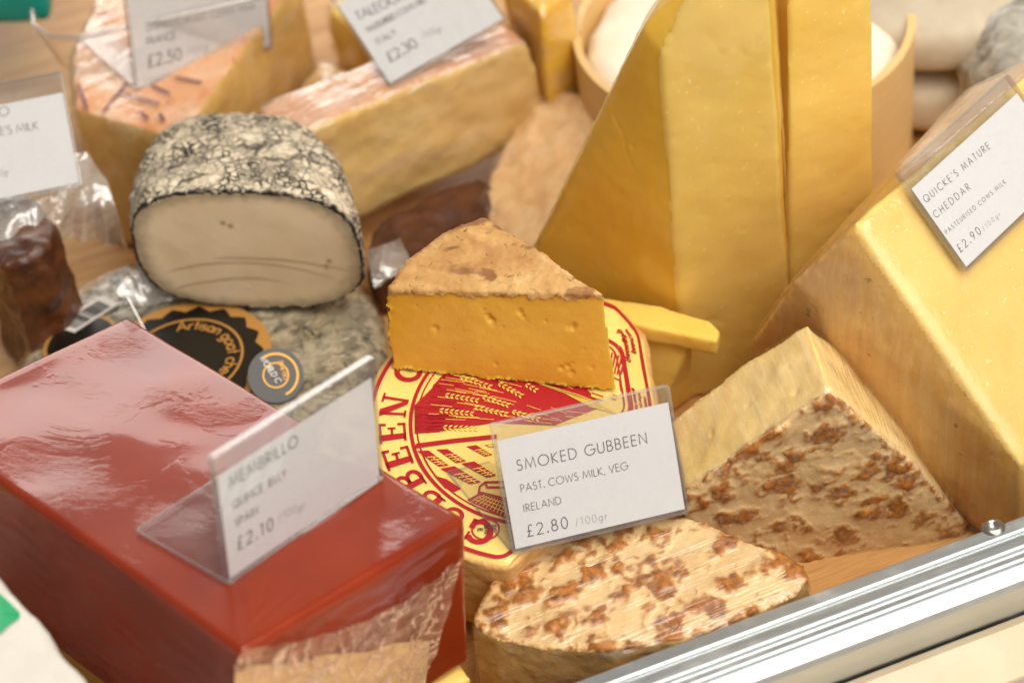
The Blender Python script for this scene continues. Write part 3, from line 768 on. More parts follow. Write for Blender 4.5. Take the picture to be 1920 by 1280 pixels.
misc = [L((1143, 708), (1162, 716), (1165, 735)), L((1100, 740), (1106, 752), (1125, 760))]
V2, F2 = ribbons(misc, .0006); prnt('printed_line', V2, F2, M['red_ink'], .00115)

# ------------------------------------------------------------------ price signs
def make_sign(label, BL, BR, TLpx, lines, strip=.13, foot=.035, foot_dir=None, inset=.03, ret=False, wt=.085, group='acrylic price signs'):
    BL, BR = np.asarray(BL), np.asarray(BR); ex = BR-BL; Wd = np.linalg.norm(ex); ex = ex/Wd
    d = ray(*TLpx); tdep = ((BL-CP)@ex)/(d@ex); TL = CP+d*tdep
    ey = TL-BL; Ht = np.linalg.norm(ey); ey = ey/Ht
    en = np.cross(ex, ey)                                # faces the reader
    if en@CF > 0: en = -en
    print('sign', label[20:50], 'n', en.round(2), 'size', round(Wd, 3), round(Ht, 3))
    T = Thing('price_sign', label, 'sign', BL+ex*Wd/2, group)
    th = .0011
    # holder: back sheet, front sheet, folded top, foot
    def sheet(o, a, b, n_, name, par=None, mat='acrylic'):
        V, F = box(o, a, b, n_); return T.add(name, V, F, M[mat], parent=par, smooth=False)
    hold = sheet(BL-en*th, ex*Wd, ey*Ht, en*th, 'holder')
    sheet(BL+en*.0007+ey*Ht*.012, ex*Wd, ey*Ht*(.988), en*.0006, 'front_sheet', hold)
    for (o, a, b) in ((BL-en*th-ex*.0006, ex*.0006, ey*Ht), (BL-en*th+ex*Wd, ex*.0006, ey*Ht), (BL-en*th+ey*Ht, ex*Wd, ey*.0007), (BL-en*th-ey*.0007, ex*Wd, ey*.0007)):
        sheet(o, a, b, en*(th+.0014), 'edge', hold, 'acrylic_edge')
    if foot_dir is not None:
        fd = np.asarray(foot_dir)
        up = unit(np.cross(ex, fd)); up = up if up[2] > 0 else -up
        V, F = box(BL-en*th-ey*.0004, ex*Wd, fd, up*.0009); T.add('foot', V, F, M['acrylic'], smooth=False)
        V, F = box(BL-en*th-ey*.0004+fd, ex*Wd, unit(fd)*.0006, up*.0009); T.add('foot_edge', V, F, M['acrylic_edge'], smooth=False)
        V, F = box(BL-en*th-ey*.0004-ex*.0006, ex*.0006, fd, up*.0009); T.add('foot_edge', V, F, M['acrylic_edge'], smooth=False)
    pw0, pw1, ph1 = Wd*inset*.5, Wd*(1-inset*.3), Ht*(1-strip)
    V, F = box(BL+ex*pw0+ey*Ht*.02+en*.0001, ex*(pw1-pw0), ey*(ph1-Ht*.02), en*.0003)
    pap = T.add('card', V, F, M['card'], smooth=False)
    p0 = BL+en*.0005
    for s, a, b, h, mt in lines:
        A = hit(*a, p0, en); B = hit(*b, p0, en); d = B-A; ln = np.linalg.norm(d); d = d/ln
        u2 = np.cross(en, d); dpx = np.array(b, float)-np.array(a, float); dpx /= np.linalg.norm(dpx)
        h = h*abs(dpx[0]); hgt = abs((hit(a[0]+dpx[1]*h, a[1]-dpx[0]*h, p0, en)-A)@u2)
        st, wd = text_strokes(s, 0); n_ = max(1, len(s)-1)
        tr = max(.13, (ln/hgt-wd)/n_) if len(s) > 1 else .2
        st, wd = text_strokes(s, tr); xs = min(1., ln/hgt/wd) if len(s) > 1 else 1.
        st = [[(x*xs, y) for x, y in q] for q in st]
        V2, F2 = ribbons(st, wt if mt == 'ink' else .06)
        T.add('lettering', [A+d*x*hgt+u2*y*hgt for x, y in V2], F2, M[mt], parent=pap, smooth=False)
    return T, ex, ey, en, Wd, Ht

z3 = lambda x, y: (680+x/2.782, 600+y/2.782)
BL = hg(962, 1034, .0018); BR = P(1287, 957, .046)
make_sign('clear price sign reading SMOKED GUBBEEN standing beside the printed label', BL, BR, (921, 797), [
    ('SMOKED GUBBEEN', z3(810, 785), z3(1483, 640), 56/2.78, 'ink'), ('PAST. COWS MILK, VEG', z3(828, 897), z3(1385, 776), 40/2.78, 'ink'),
    ('IRELAND', z3(842, 1000), z3(1037, 956), 39/2.78, 'ink'), ('£2.80', z3(862, 1128), z3(1072, 1082), 60/2.78, 'ink'), ('/100gr', z3(1113, 1073), z3(1278, 1038), 40/2.78, 'ink_grey')],
    strip=.125, foot_dir=hg(842, 886, .0018)-BL)

# ------------------------------------------------------------------ smoked wedge on the label
bl, br = hg(737, 690, .0016), hg(1157, 733, .0016)
hs_ = np.linspace(.02, .06, 400); H = hs_[np.argmin([abs(pix(bl+gn*h)[1]-542) for h in hs_])]
top = lambda x, y: hit(x, y, bl+gn*H, gn)
tl, tr_, ap = top(727, 542), top(1131, 552), top(910, 407)
fpn = unit(np.cross(br-bl, tr_-br)); tl = hit(727, 542, bl, fpn)
print('tl height', (tl-bl)@gn)
ntp = unit(np.cross(tr_-tl, ap-tl)); ntp = ntp if ntp@gn > 0 else -ntp
top = lambda x, y: hit(x, y, tl, ntp)
m1, m2 = top(762, 490), top(832, 437)
print('smoked H', H, np.linalg.norm(tr_-tl))
dn = -gn*H
flo = lambda p: p-gn*((p-bl)@gn)
pts = [tl, tr_, ap, m1, m2, bl, br, flo(ap), flo(m1), flo(m2), (tl+bl)/2-gu*.0012]
V, F = solid([pts], .00055, 3); N = vnormals(V, F)
tip = (tr_+br)/2
dt = -((V-tl)@ntp)                                   # depth below the top
db = (V-bl)@gn
rad = np.linalg.norm((V-tip)-np.outer((V-tip)@gn, gn), axis=1)
# distance inside the outer (curved) side measured along the chord normal
ch = [tl, m1, m2, ap]; dside = np.full(len(V), 9.)
for a_, b_ in zip(ch[:-1], ch[1:]):
    nn = unit(np.cross(b_-a_, gn)); nn = nn if nn@(tip-a_) > 0 else -nn
    dside = np.minimum(dside, (V-a_)@nn)
nz = fbm(V, 260, 3)
rindness = np.maximum.reduce([1-sstep(.0012, .0026, dt+nz*.0014+.0017*fbm(V, 65, 2)), 1-sstep(.0006, .0018, dside+nz*.0012), 1-sstep(.0, .0012, db+nz*.001)])
disp = rindness*(fbm(V, 60, 2)*.0008+fbm(V, 220, 3)*.00038+.0003)+(1-rindness)*fbm(V, 45, 3)*.0003
# crumbly ridge where rind meets cut
disp += np.exp(-((rindness-.5)/.25)**2)*(.0004+.0007*fbm(V, 500, 2))
nf = unit(np.cross(br-bl, tl-bl)); nf = nf if nf@CF < 0 else -nf
pits = [((818, 617), .0011), ((918, 594), .0015), ((975, 586), .0012), ((981, 594), .0008), ((1022, 602), .0006), ((1075, 614), .0013), ((930, 682), .0008), ((1052, 690), .0012), ((1064, 686), .0009), ((1072, 697), .0010),
        ((780, 573), .0005), ((822, 575), .0005), ((942, 612), .0005), ((1110, 690), .0006), ((850, 655), .0005), ((1095, 655), .0005), ((938, 555), .0005), ((1056, 683), .0007), ((868, 622), .0004), ((920, 600), .0010)]
for q, r_ in pits:
    c0 = hit(*q, bl+nf*0, nf); d = V-c0; d = d-np.outer(d@gn*.25, gn); dd = np.linalg.norm(d, axis=1)
    disp -= .0012*(r_/.0012)*np.exp(-(dd/(r_*.8))**2*(1+.6*nz)**2)
V = V+N*disp[:, None]
fc = rindness[F].mean(1); cut = fc < .5
nF = np.cross(V[F[:, 2]]-V[F[:, 0]], V[F[:, 3]]-V[F[:, 1]])
T = Thing('cheese_wedge', 'small golden cheese wedge with a tan rind sitting on the yellow printed label', 'cheese', base_of(V))
edge = np.exp(-((rindness-.5)/.45)**2)*(dside > -.1)
edge = np.maximum(np.clip(1.2-dt/.0012, 0, 0), edge); edge = np.maximum(edge, (1-sstep(.0002, .003, dside))*.9)
v, f, at = pick(V, F, cut, {'rim': np.clip(np.maximum.reduce([np.exp(-np.maximum(dt, 0)/.004), np.exp(-np.maximum(dside, 0)/.006), .8*np.exp(-np.maximum(db, 0)/.004)]), 0, 1)}); T.add('paste', v, f, M['smoked_paste'], attrs=at)
v, f, at = pick(V, F, ~cut, {'edge': edge}); T.add('rind', v, f, M['smoked_rind'], attrs=at)

# ------------------------------------------------------------------ mottled wedges
def blobs(V, s=88, seed=0.):
    q = V+seed; q = q+np.stack([fbm(q, 120, 2), fbm(q+3, 120, 2), fbm(q+5, 120, 2)], 1)*.0028
    w1 = worley(q, s); big = fbm(V+seed, 45, 2)
    m = sstep(.72, .2, w1+.24*fbm(q, 220, 3)-.16*big+.035)
    m = np.maximum(m, .6*sstep(.36, .12, worley(q+.5, s*1.8)+.2*fbm(q, 300, 2)-.22*fbm(V+seed+1, 70, 2)))
    return m
def film_of(pieces, off, voxel=.002, it=3, wr=.0006, seed=0.):
    V, F = solid(pieces, voxel, it); N = vnormals(V, F)
    return V+N*(off+wr*np.abs(fbm(V+seed, 60, 3)))[:, None], F

# front wedge, lying flat
fz = .041
fw_px = [(885, 1172), (898, 1130), (925, 1088), (958, 1046), (1000, 1008), (1100, 972), (1290, 966), (1400, 1014), (1470, 1044), (1508, 1066), (1517, 1086), (1490, 1112), (1400, 1157), (1280, 1198), (1150, 1221), (1020, 1214), (930, 1194)]
top_p = [P(*q, fz) for q in fw_px]
cen = np.mean(top_p, axis=0)
bot_p = [np.array([*(p+(p-cen)*.03)[:2], .001]) for p in top_p]
V, F = solid([top_p+bot_p], .0009, 3); N = vnormals(V, F)
dt = fz-V[:, 2]; topm = sstep(.55, .85, N[:, 2])
mk = blobs(V, 90)*topm
pp = np.array(top_p); de = np.full(len(V), 9.)
for a_, b_ in zip(pp, np.roll(pp, -1, 0)):
    dd = b_-a_; nn = unit(np.array([-dd[1], dd[0], 0])); nn = nn if nn@(cen-a_) > 0 else -nn
    de = np.minimum(de, np.abs((V-a_)@nn)*1.)
edge = np.exp(-(de/.0025)**2)*np.exp(-(dt/.003)**2)
disp = topm*(mk*.0011*(1+.7*fbm(V, 260, 2))+fbm(V, 60, 3)*.0012)+(1-topm)*fbm(V, 80, 3)*.0008
V = V+N*disp[:, None]
T = Thing('cheese_wedge', 'film wrapped cheese wedge lying flat, mottled brown top, under the SMOKED GUBBEEN sign', 'cheese', base_of(V))
side = (N[F].mean(1)[:, 2] < .45)
v, f, at = pick(V, F, ~side, {'mask': mk, 'edge': edge}); T.add('rind', v, f, M['mottled'], attrs=at)
v, f, at = pick(V, F, side); T.add('side', v, f, M['side_rind'])
fv, ff = film_of([top_p+bot_p], .0011, .0022, 4, .0005)
T.add('cling_film', fv, ff, M['film_front'])

# standing wedge, mottled face to the viewer
tipf = P(1556, 736, .085); tipb = P(1513, 606, .085); tv = tipb-tipf; wn = -unit(tv)
hw = lambda x, y: hit(x, y, tipf, wn)
print('standing wedge thick', np.linalg.norm(tv), 'bottom z', hw(1540, 1080), hw(1815, 985), hw(1290, 930))
fpx = [(1556, 736), (1400, 838), (1290, 922), (1276, 960), (1300, 1020), (1400, 1074), (1540, 1098), (1680, 1076), (1790, 1022), (1819, 988), (1720, 872)]
front = [hw(*q) for q in fpx]
off_z = min(p[2] for p in front)
back = [p+tv*(1. if k != 0 else 1.) for k, p in enumerate(front)]
V, F = solid([front+back], .0009, 4); N = vnormals(V, F)
dface = -((V-tipf)@wn)
facem = sstep(.5, .8, N@wn)
mk = blobs(V, 84, .31)*facem
nl = unit(np.cross(front[2]-front[0], tv)); nl = nl if nl[2] > 0 else -nl
nr = unit(np.cross(front[9]-front[0], tv)); nr = nr if nr[2] > 0 else -nr
dl = np.minimum(np.abs((V-tipf)@nl), np.abs((V-tipf)@nr))
edge = np.exp(-(dl/.0024)**2)*np.exp(-(dface/.003)**2)
disp = facem*(mk*.0011*(1+.7*fbm(V, 260, 2))+fbm(V, 55, 3)*.0012)+(1-facem)*(fbm(V, 50, 3)*.0011)
for q, r_ in [((1490, 735), .0013), ((1405, 762), .0012), ((1418, 750), .0009), ((1337, 815), .0012), ((1480, 690), .0006), ((1370, 785), .0006)]:
    c0 = hit(*q, tipf, nl); disp -= .0016*np.exp(-(np.linalg.norm(V-c0, axis=1)/r_)**2)
V = V+N*disp[:, None]
ncut = np.maximum(N@nl, N@nr)
cutf = ((ncut[F].mean(1) > .6) & ((dface+fbm(V, 150, 2)*.0014)[F].mean(1) > .0022))
T = Thing('cheese_wedge', 'film wrapped pale cheese wedge standing on edge, mottled brown rind towards the rail', 'cheese', base_of(V))
v, f, at = pick(V, F, cutf); T.add('paste', v, f, M['cream_paste'])
v, f, at = pick(V, F, ~cutf, {'mask': mk, 'edge': edge}); T.add('rind', v, f, M['mottled'], attrs=at)
fv, ff = film_of([front+back], .0011, .0022, 3, .0009, .2)
T.add('cling_film', fv, ff, M['film_wedge'])

# ------------------------------------------------------------------ cheddar block on the right with its sign
K1 = P(1604, 421, .125); K2 = P(1872, 190, .128)
e2 = unit(K2-K1)
d = ray(1917, 872); K3 = CP+d*(((K1-CP)@e2)/(d@e2))
print('cheddar K1 K3', K1, K3, np.linalg.norm(K3-K1), np.linalg.norm(K2-K1))
e1 = K3-K1; nl_ = unit(np.cross(e2, e1)); nl_ = nl_ if nl_@CF < 0 else -nl_
K2b = K1+e2*.13
Lm, Lm2 = P(1408, 640, .055), P(1490, 528, .098)
pts = [K1, K2b, K3, K3+e2*.13, Lm, Lm2, P(1395, 720, 0.001), P(1822, 985, .001), P(1960, 930, .001), K2b-nl_*.06, np.array([.26, .09, .001]), np.array([.16, .07, .001]), K3*[1, 1, .0]+[0, 0, .001], Lm+e2*.05]
V, F = solid([pts], .0012, 3); N = vnormals(V, F)
V = V+N*(fbm(V, 40, 3)*.0006-.0006*sstep(.10, .03, worley(V, 90)))[:, None]
de = np.abs((V-K1)@nl_)
lit = (de+fbm(V, 120, 2)*.0006)[F].mean(1) < .0022
T = Thing('cheddar_block', 'large pale yellow cheddar block with tan rind side at the right edge', 'cheese', base_of(V))
v, f, at = pick(V, F, lit); T.add('paste', v, f, M['cheddar_block'])
v, f, at = pick(V, F, ~lit, {'edge': np.exp(-(de/.006)**2)}); T.add('rind', v, f, M['cloth_rind'], attrs=at)
fv, ff = film_of([pts], .0012, .003, 3, .0006, .4)
T.add('cling_film', fv, ff, M['film_cheddar'])
hk = lambda x, y, o=.004: hit(x, y, K1+nl_*o, nl_)
z6 = lambda x, y: (1280+x/2.667, y/2.667)
BLs = hk(1810, 507); dirx = hk(1935, 388)-BLs
BRs = BLs+unit(dirx)*.067
make_sign("clear price sign reading QUICKE'S MATURE CHEDDAR on the pale yellow block", BLs, BRs, (1683, 327), [
    ("QUICKE'S MATURE", z6(1218, 1015), z6(1540, 740), 46/2.667, 'ink'), ('CHEDDAR', z6(1268, 1092), z6(1440, 945), 46/2.667, 'ink'),
    ('PASTEURISED COWS MILK', z6(1322, 1172), z6(1618, 915), 30/2.667, 'ink'), ('£2.90', z6(1390, 1262), z6(1495, 1165), 54/2.667, 'ink'), ('/100gr', z6(1508, 1155), z6(1592, 1078), 34/2.667, 'ink_grey')],
    strip=.17, foot_dir=None)

# ------------------------------------------------------------------ tall wedges
E0 = P(1292, 747, 0.); R0 = P(1487, 700, 0.); fn = unit(np.cross(R0-E0, Z)); fn = fn if fn@CF < 0 else -fn
ha = lambda x, y: hit(x, y, E0, fn)
BLp = P(930, 612, 0.); ln_ = unit(np.cross(BLp-E0, Z)); ln_ = ln_ if ln_@CF < 0 else -ln_
hl_ = lambda x, y: hit(x, y, E0, ln_)
TA, TB, RT = ha(1243, 104), hl_(1203, 52), ha(1436, -60)
fdv = unit(R0-E0)*.052
TA2 = ha(1330, -60)
pts = [E0, TA, TB, BLp, R0, RT, RT+np.array([-.01, .03, .01]), TA2, TB+fdv+[0, .012, .012], BLp+fdv]
pts = [p for p in pts]
V, F = solid([pts], .0013, 2); N = vnormals(V, F)
V = V+N*(fbm(V, 35, 3)*.0006-.0006*sstep(.10, .03, worley(V, 85))-.0005*sstep(.05, .0, np.abs(fbm(V*[1, 1, .35], 42, 3)))*sstep(.1, .5, fbm(V, 20, 2)))[:, None]
m = (((V-E0)@fn+fbm(V, 120, 2)*.0004)[F].mean(1) > -.0014)
T = Thing('cheddar_wedge', 'tall upright yellow cheese wedge with a sloping left side, behind the small golden wedge', 'cheese', base_of(V))
v, f, _ = pick(V, F, m); T.add('paste', v, f, M['cheddar_lit'], label='smooth front cut face, coloured paler as if lit')
v, f, _ = pick(V, F, ~m); T.add('side', v, f, M['cheddar_side'])
v, f = film_of([pts], .001, .003, 2, .0006, .7); T.add('cling_film', v, f, M['film_tall'])

B0 = P(1479, 650, 0.); B1 = P(1641, 585, 0.); bn = unit(np.cross(B1-B0, Z)); bn = bn if bn@CF < 0 else -bn
hb = lambda x, y: hit(x, y, B0, bn)
bt0, bt1 = hb(1481, -110), hb(1634, -110)
back_ = np.array([-.035, .075, 0])
pts = [B0, B1, bt0, bt1, B0+back_, B1+back_*.9, bt0+back_*.25, bt1+back_*.25]
V, F = solid([pts], .0013, 2); N = vnormals(V, F)
V = V+N*(fbm(V, 35, 3)*.0005-.0006*sstep(.10, .03, worley(V, 85)))[:, None]
m = (((V-B0)@bn)[F].mean(1) > -.0014)
T = Thing('cheddar_wedge', 'narrow upright yellow cheese slab just right of the tall sloping wedge', 'cheese', base_of(V))
v, f, _ = pick(V, F, m); T.add('paste', v, f, M['cheddar_lit'])
v, f, _ = pick(V, F, ~m); T.add('side', v, f, M['cheddar_side'])

# golden chunk behind the label
cz = .052
s1 = [P(*q, cz) for q in [(1095, 570), (1125, 556), (1240, 572), (1330, 600), (1350, 618), (1345, 640), (1240, 612), (1110, 590)]]
s1 += [p-Z*.0085 for p in s1]
s2 = [P(*q, cz-.003) for q in [(1110, 575), (1235, 600), (1300, 625), (1240, 580)]]+[P(*q, .0) for q in [(1120, 740), (1225, 800), (1300, 745), (1250, 690)]]
V, F = remesh([hull(s1), hull(s2)], .0011); V = smooth(V, F, 5); N = vnormals(V, F)
V = V+N*(fbm(V, 60, 3)*.0005)[:, None]
T = Thing('cheese_chunk', 'golden cheese chunk with an overhanging rim behind the printed label', 'cheese', base_of(V))
T.add('paste', V, F, M['chunk'])

# ------------------------------------------------------------------ quince paste block and its sign
mt, ms = 10., 6.
mn = np.array([math.sin(math.radians(ms)), math.sin(math.radians(mt)), 0]); mn[2] = math.sqrt(1-mn@mn)
mp = Q(560, 960, .70)
hm = lambda x, y, o=0.: hit(x, y, mp+mn*o, mn)
mA, mB, mC = hm(240, 592), hm(876, 967), hm(425, 1203)
mD = mA+(mC-mB)*1.28; mD2 = mC+(mA-mB)*1.02+(mC-mB)*.28*0
mD = mC+(mA-mB)*1.0+unit(mC-mB)*.004
mh = .062
def rounded_block(o, e1, e2, e3, r, n=60):
    Ls = [np.linalg.norm(e) for e in (e1, e2, e3)]; es = [unit(e) for e in (e1, e2, e3)]; V, F = [], []
    def ticks(Lx): return np.r_[np.linspace(0, r, 7), np.linspace(r, Lx-r, n)[1:-1], np.linspace(Lx-r, Lx, 7)]
    for ax in range(3):
        a, b = (ax+1) % 3, (ax+2) % 3; ta, tb = ticks(Ls[a]), ticks(Ls[b])
        for side in (0, 1):
            o0 = len(V)
            for x in ta:
                for y in tb:
                    c = np.zeros(3); c[ax] = Ls[ax]*side; c[a] = x; c[b] = y
                    q = np.clip(c, r, np.array(Ls)-r); d = c-q; c = q+r*d/max(np.linalg.norm(d), 1e-9)
                    V.append(o+es[0]*c[0]+es[1]*c[1]+es[2]*c[2])
            nb = len(tb)
            for i in range(len(ta)-1):
                for j in range(nb-1):
                    f = (o0+i*nb+j, o0+(i+1)*nb+j, o0+(i+1)*nb+j+1, o0+i*nb+j+1); F.append(f if side else f[::-1])
    bm = bmesh.new(); vs_ = [bm.verts.new(tuple(v)) for v in V]
    for f in F:
        bm.faces.new([vs_[i] for i in f])
    bmesh.ops.remove_doubles(bm, verts=bm.verts, dist=1e-6); bmesh.ops.recalc_face_normals(bm, faces=bm.faces); bm.verts.index_update()
    Vn = np.array([tuple(v.co) for v in bm.verts]); Fn = np.array([[v.index for v in f.verts] for f in bm.faces if len(f.verts) == 4]); bm.free()
    return Vn, Fn
V, F = rounded_block(mB-mn*mh, mA-mB, (mC-mB)-unit(mA-mB)*((mC-mB)@unit(mA-mB)), mn*mh, .0028); N = vnormals(V, F)
sidew = 1-sstep(.5, .9, N@mn)
lay = np.sin(((V-mp)@mn)*900+3*fbm(V, 40, 2))
V = V+N*(fbm(V, 18, 2)*.0008+sidew*lay*.00006)[:, None]
mem = Thing('quince_paste_block', 'glossy dark red quince paste block in clear film at the lower left', 'food block', base_of(V))
mem.add('paste', V, F, M['quince'])
# crumpled film on the front side of the block
fnm = -unit(mA-mB)
hf = lambda x, y, o=.0012: hit(x, y, mB+fnm*o, fnm)
poly = [(868, 1040), (835, 1150), (792, 1290), (700, 1330), (440, 1330), (437, 1245), (455, 1215), (560, 1200), (690, 1160), (775, 1115), (830, 1065)]
ctr = np.array([640, 1240.])
V, F = [], []; rings = 14
pv = []
for a_, b_ in zip(poly, poly[1:]+poly[:1]):
    for k in range(6): pv.append(np.array(a_)+(np.array(b_)-np.array(a_))*k/6)
for r_ in range(rings+1):
    for q in pv:
        x = ctr+(q-ctr)*r_/rings; V.append(hf(*x, .0016))
V = np.array(V); V = V+fnm*(np.abs(fbm(V, 130, 3))*.0022)[:, None]
npv = len(pv)
for r_ in range(rings):
    for k in range(npv): F.append((r_*npv+k, r_*npv+(k+1) % npv, (r_+1)*npv+(k+1) % npv, (r_+1)*npv+k))
mem.add('crumpled_film', V, F, M['crumple'])
q4 = [(440, 1262), (480, 1246), (560, 1243), (610, 1226), (690, 1222), (740, 1205), (806, 1200), (797, 1290), (440, 1340)]
V = [hf(*q, .0009) for q in q4]; mem.add('paper_label', V, [tuple(range(9))], M['label_paper'], smooth=False)

BLm = hm(426, 1090, .001); BRm = hm(712, 893, .001)
z7 = lambda x, y: (x/2.667, 800+y/2.667)
make_sign('clear price sign reading MEMBRILLO standing on the dark red block', BLm, BRm, (396, 858), [
    ('MEMBRILLO', z7(1150, 305), z7(1490, 90), 58/2.667, 'ink'), ('QUINCE JELLY', z7(1165, 412), z7(1432, 245), 40/2.667, 'ink'), ('SPAIN', z7(1178, 500), z7(1290, 432), 40/2.667, 'ink'),
    ('£2.10', z7(1190, 615), z7(1365, 510), 62/2.667, 'ink'), ('/100gr', z7(1395, 470), z7(1525, 405), 40/2.667, 'ink_grey')],
    strip=.16, foot_dir=hm(262, 996, .001)-BLm, wt=.1)

# slab under the quince block
q_ = [mA, mB, mC, mD]; cq = np.mean(q_, axis=0)
up_ = [cq+(p-cq)*.8-mn*(mh+.001) for p in (mA, mD)]
s_top = [hit(884, 1268, mB-mn*(mh+.001), mn), hit(860, 1235, mB-mn*(mh+.001), mn), mC-mn*(mh+.001)+unit(mB-mC)*.02]
pts = [*up_, *s_top]; pts += [np.array([p[0], p[1]+.004, .001]) for p in pts]
V, F = solid([pts], .0025, 3)
T = Thing('cheese_slab', 'pale yellow cheese slab almost hidden under the red quince block', 'cheese', base_of(V)); T.add('paste', V, F, M['yellow_slab'])

# ------------------------------------------------------------------ white and green packet, near left corner
dpk = .665
pk = [Q(-60, 1010, dpk), Q(0, 1088, dpk), Q(95, 1185, dpk-.005), Q(170, 1290, dpk-.01), Q(200, 1400, dpk-.01), Q(-120, 1400, dpk-.03)]
pts = pk+[p+np.array([-.015, .012, -.05]) for p in pk]+[np.array([p[0]-.01, p[1]+.03, .004]) for p in pk]+[np.array([-.24, -.05, .004]), np.array([-.24, -.05, .07])]  # unseen body extended to the board to keep light off the quince block's left side
V, F = solid([pts], .0018, 5); N = vnormals(V, F); V = V+N*(fbm(V, 50, 3)*.0012)[:, None]
T = Thing('paper_packet', 'white paper packet with green print in the bottom left corner', 'packet', base_of(V)); T.add('wrapper', V, F, M['packet'])
def snap(V, F, pxs, off):
    """put a small print patch on the nearest surface the pixels see"""
    out = []
    PV = np.stack([*np.array([pix(p) for p in V]).T], 1); dep = (V-CP)@CF
    for q in pxs:
        d = np.hypot(PV[:, 0]-q[0], PV[:, 1]-q[1]); k = np.argsort(d)[:60]; k = k[dep[k] < dep[k].min()+.006][:6]
        out.append(Q(*q, dep[k].mean()-off))
    return out
g = [(0, 1112), (18, 1128), (38, 1148), (36, 1158), (20, 1168), (4, 1184), (-30, 1190), (-40, 1090)]
gc = np.mean(g, axis=0); gp_ = [tuple(gc)]+g
PVs = snap(V, F, gp_, .0012)
T.add('green_mark', PVs, [(0, k, k % len(g)+1) for k in range(1, len(g)+1)], M['green_print'], smooth=False)

# ------------------------------------------------------------------ wrapped goat cheese wheel (below) with labels
wz = .032
wc = P(365, 648, wz); WR = .078; WH = .0315
def drum(c, R, h, ex, n1=2.6, ang=(0, 360), na=72, nb=24, deep=1., ey=None, plan=2.):
    ex = unit(ex); ey = np.cross(Z, ex) if ey is None else unit(ey); pts = []
    for i in range(na+1):
        a = math.radians(ang[0]+(ang[1]-ang[0])*i/na)
        for j in range(nb+1):
            b = -math.pi/2+math.pi*j/nb; r_ = R*abs(math.cos(b))**(2/n1); z = h/2*math.copysign(abs(math.sin(b))**(2/n1), math.sin(b))
            pts.append(c+ex*math.copysign(abs(math.cos(a))**(2/plan), math.cos(a))*r_+ey*math.copysign(abs(math.sin(a))**(2/plan), math.sin(a))*r_*deep+Z*(z+h/2))
    return pts
pts = drum(np.array([wc[0], wc[1], .0005]), WR, WH, (1, 0, 0), 3.2)
V, F = solid([pts], .0014, 2); N = vnormals(V, F)
V = V+N*(fbm(V, 50, 3)*.0012+fbm(V, 200, 3)*.0006)[:, None]
gw = Thing('wrapped_cheese_wheel', 'grey mottled goat cheese wheel in clear film with black and gold labels', 'cheese', base_of(V))
gw.add('rind', V, F, M['mouldy'])
fv, ff = film_of([pts], .0016, .0026, 2, .0012, .9); gw.add('cling_film', fv, ff, M['film_back'])
WV, WF = V, F
lc0 = P(348, 684, wz); lz = .0345
def disc(c, rx, n=64, zig=0., nz_=26, r_in=0., z=None, a0=0, a1=360):
    V, F = [], []
    for k in range(n):
        a = math.radians(a0+(a1-a0)*k/(n-1 if a1-a0 < 360 else n)); rr_ = rx*(1+zig*(abs((k*nz_/n) % 1-.5)*2-.5))
        V += [c+np.array([math.cos(a)*rr_, math.sin(a)*rr_, 0]), c+np.array([math.cos(a)*r_in, math.sin(a)*r_in, 0])]
    m = n if a1-a0 >= 360 else n-1
    for k in range(m): q = (k+1) % n; F.append((2*k, 2*q, 2*q+1, 2*k+1))
    V = np.array(V); V[:, 2] += lz
    return V, F
lc0 = np.array([lc0[0], lc0[1], 0])
def onwheel(V, off):
    V = np.array(V); r_ = np.hypot(V[:, 0]-wc[0], V[:, 1]-wc[1]); b = np.clip(r_/(WR+.0015), 0, 1)
    V[:, 2] = .0005+WH/2+(WH/2+.0022)*(1-b**3.2)**(1/3.2)+off; return V
LR = .036
ringsV = []
def fan(c, R, zig=0, nz_=26, rings=12, n=96):
    V = [c]; F = []
    for r_ in range(1, rings+1):
        for k in range(n):
            a = 2*math.pi*k/n; f = r_/rings; rr_ = R*f*(1+(zig*(abs((k*nz_/n) % 1-.5)*2-.5) if r_ == rings else 0))
            V.append(c+np.array([math.cos(a)*rr_, math.sin(a)*rr_, 0]))
    for k in range(n): F.append((0, 1+k, 1+(k+1) % n))
    for r_ in range(rings-1):
        for k in range(n): a = 1+r_*n+k; b = 1+r_*n+(k+1) % n; F.append((a, a+n, b+n, b))
    return V, F
V, F = fan(lc0, LR); bl_ = gw.add('label', onwheel(V, .0004), F, M['gold'], label='round black and gold paper label')
V, F = fan(lc0, LR*.87, .10, 18, n=144); gw.add('label_field', onwheel(V, .0008), F, M['black_label'], parent=bl_)
ring = [[(lc0[0]+LR*.67*math.cos(a), lc0[1]+LR*.67*math.sin(a)) for a in np.linspace(0, 2*math.pi, 90)]]
V2, F2 = ribbons(ring, .0011); gw.add('printed_ring', onwheel([(x, y, 0) for x, y in V2], .0012), F2, M['gold'], parent=bl_)
st = arc_text('Artisan goat cheese', LR*.50, 100, .0052, False, .14)
V2, F2 = ribbons([[(lc0[0]+x, lc0[1]+y) for x, y in q] for q in st], .0008)
gw.add('printed_lettering', onwheel([(x, y, 0) for x, y in V2], .0012), F2, M['gold'], parent=bl_)
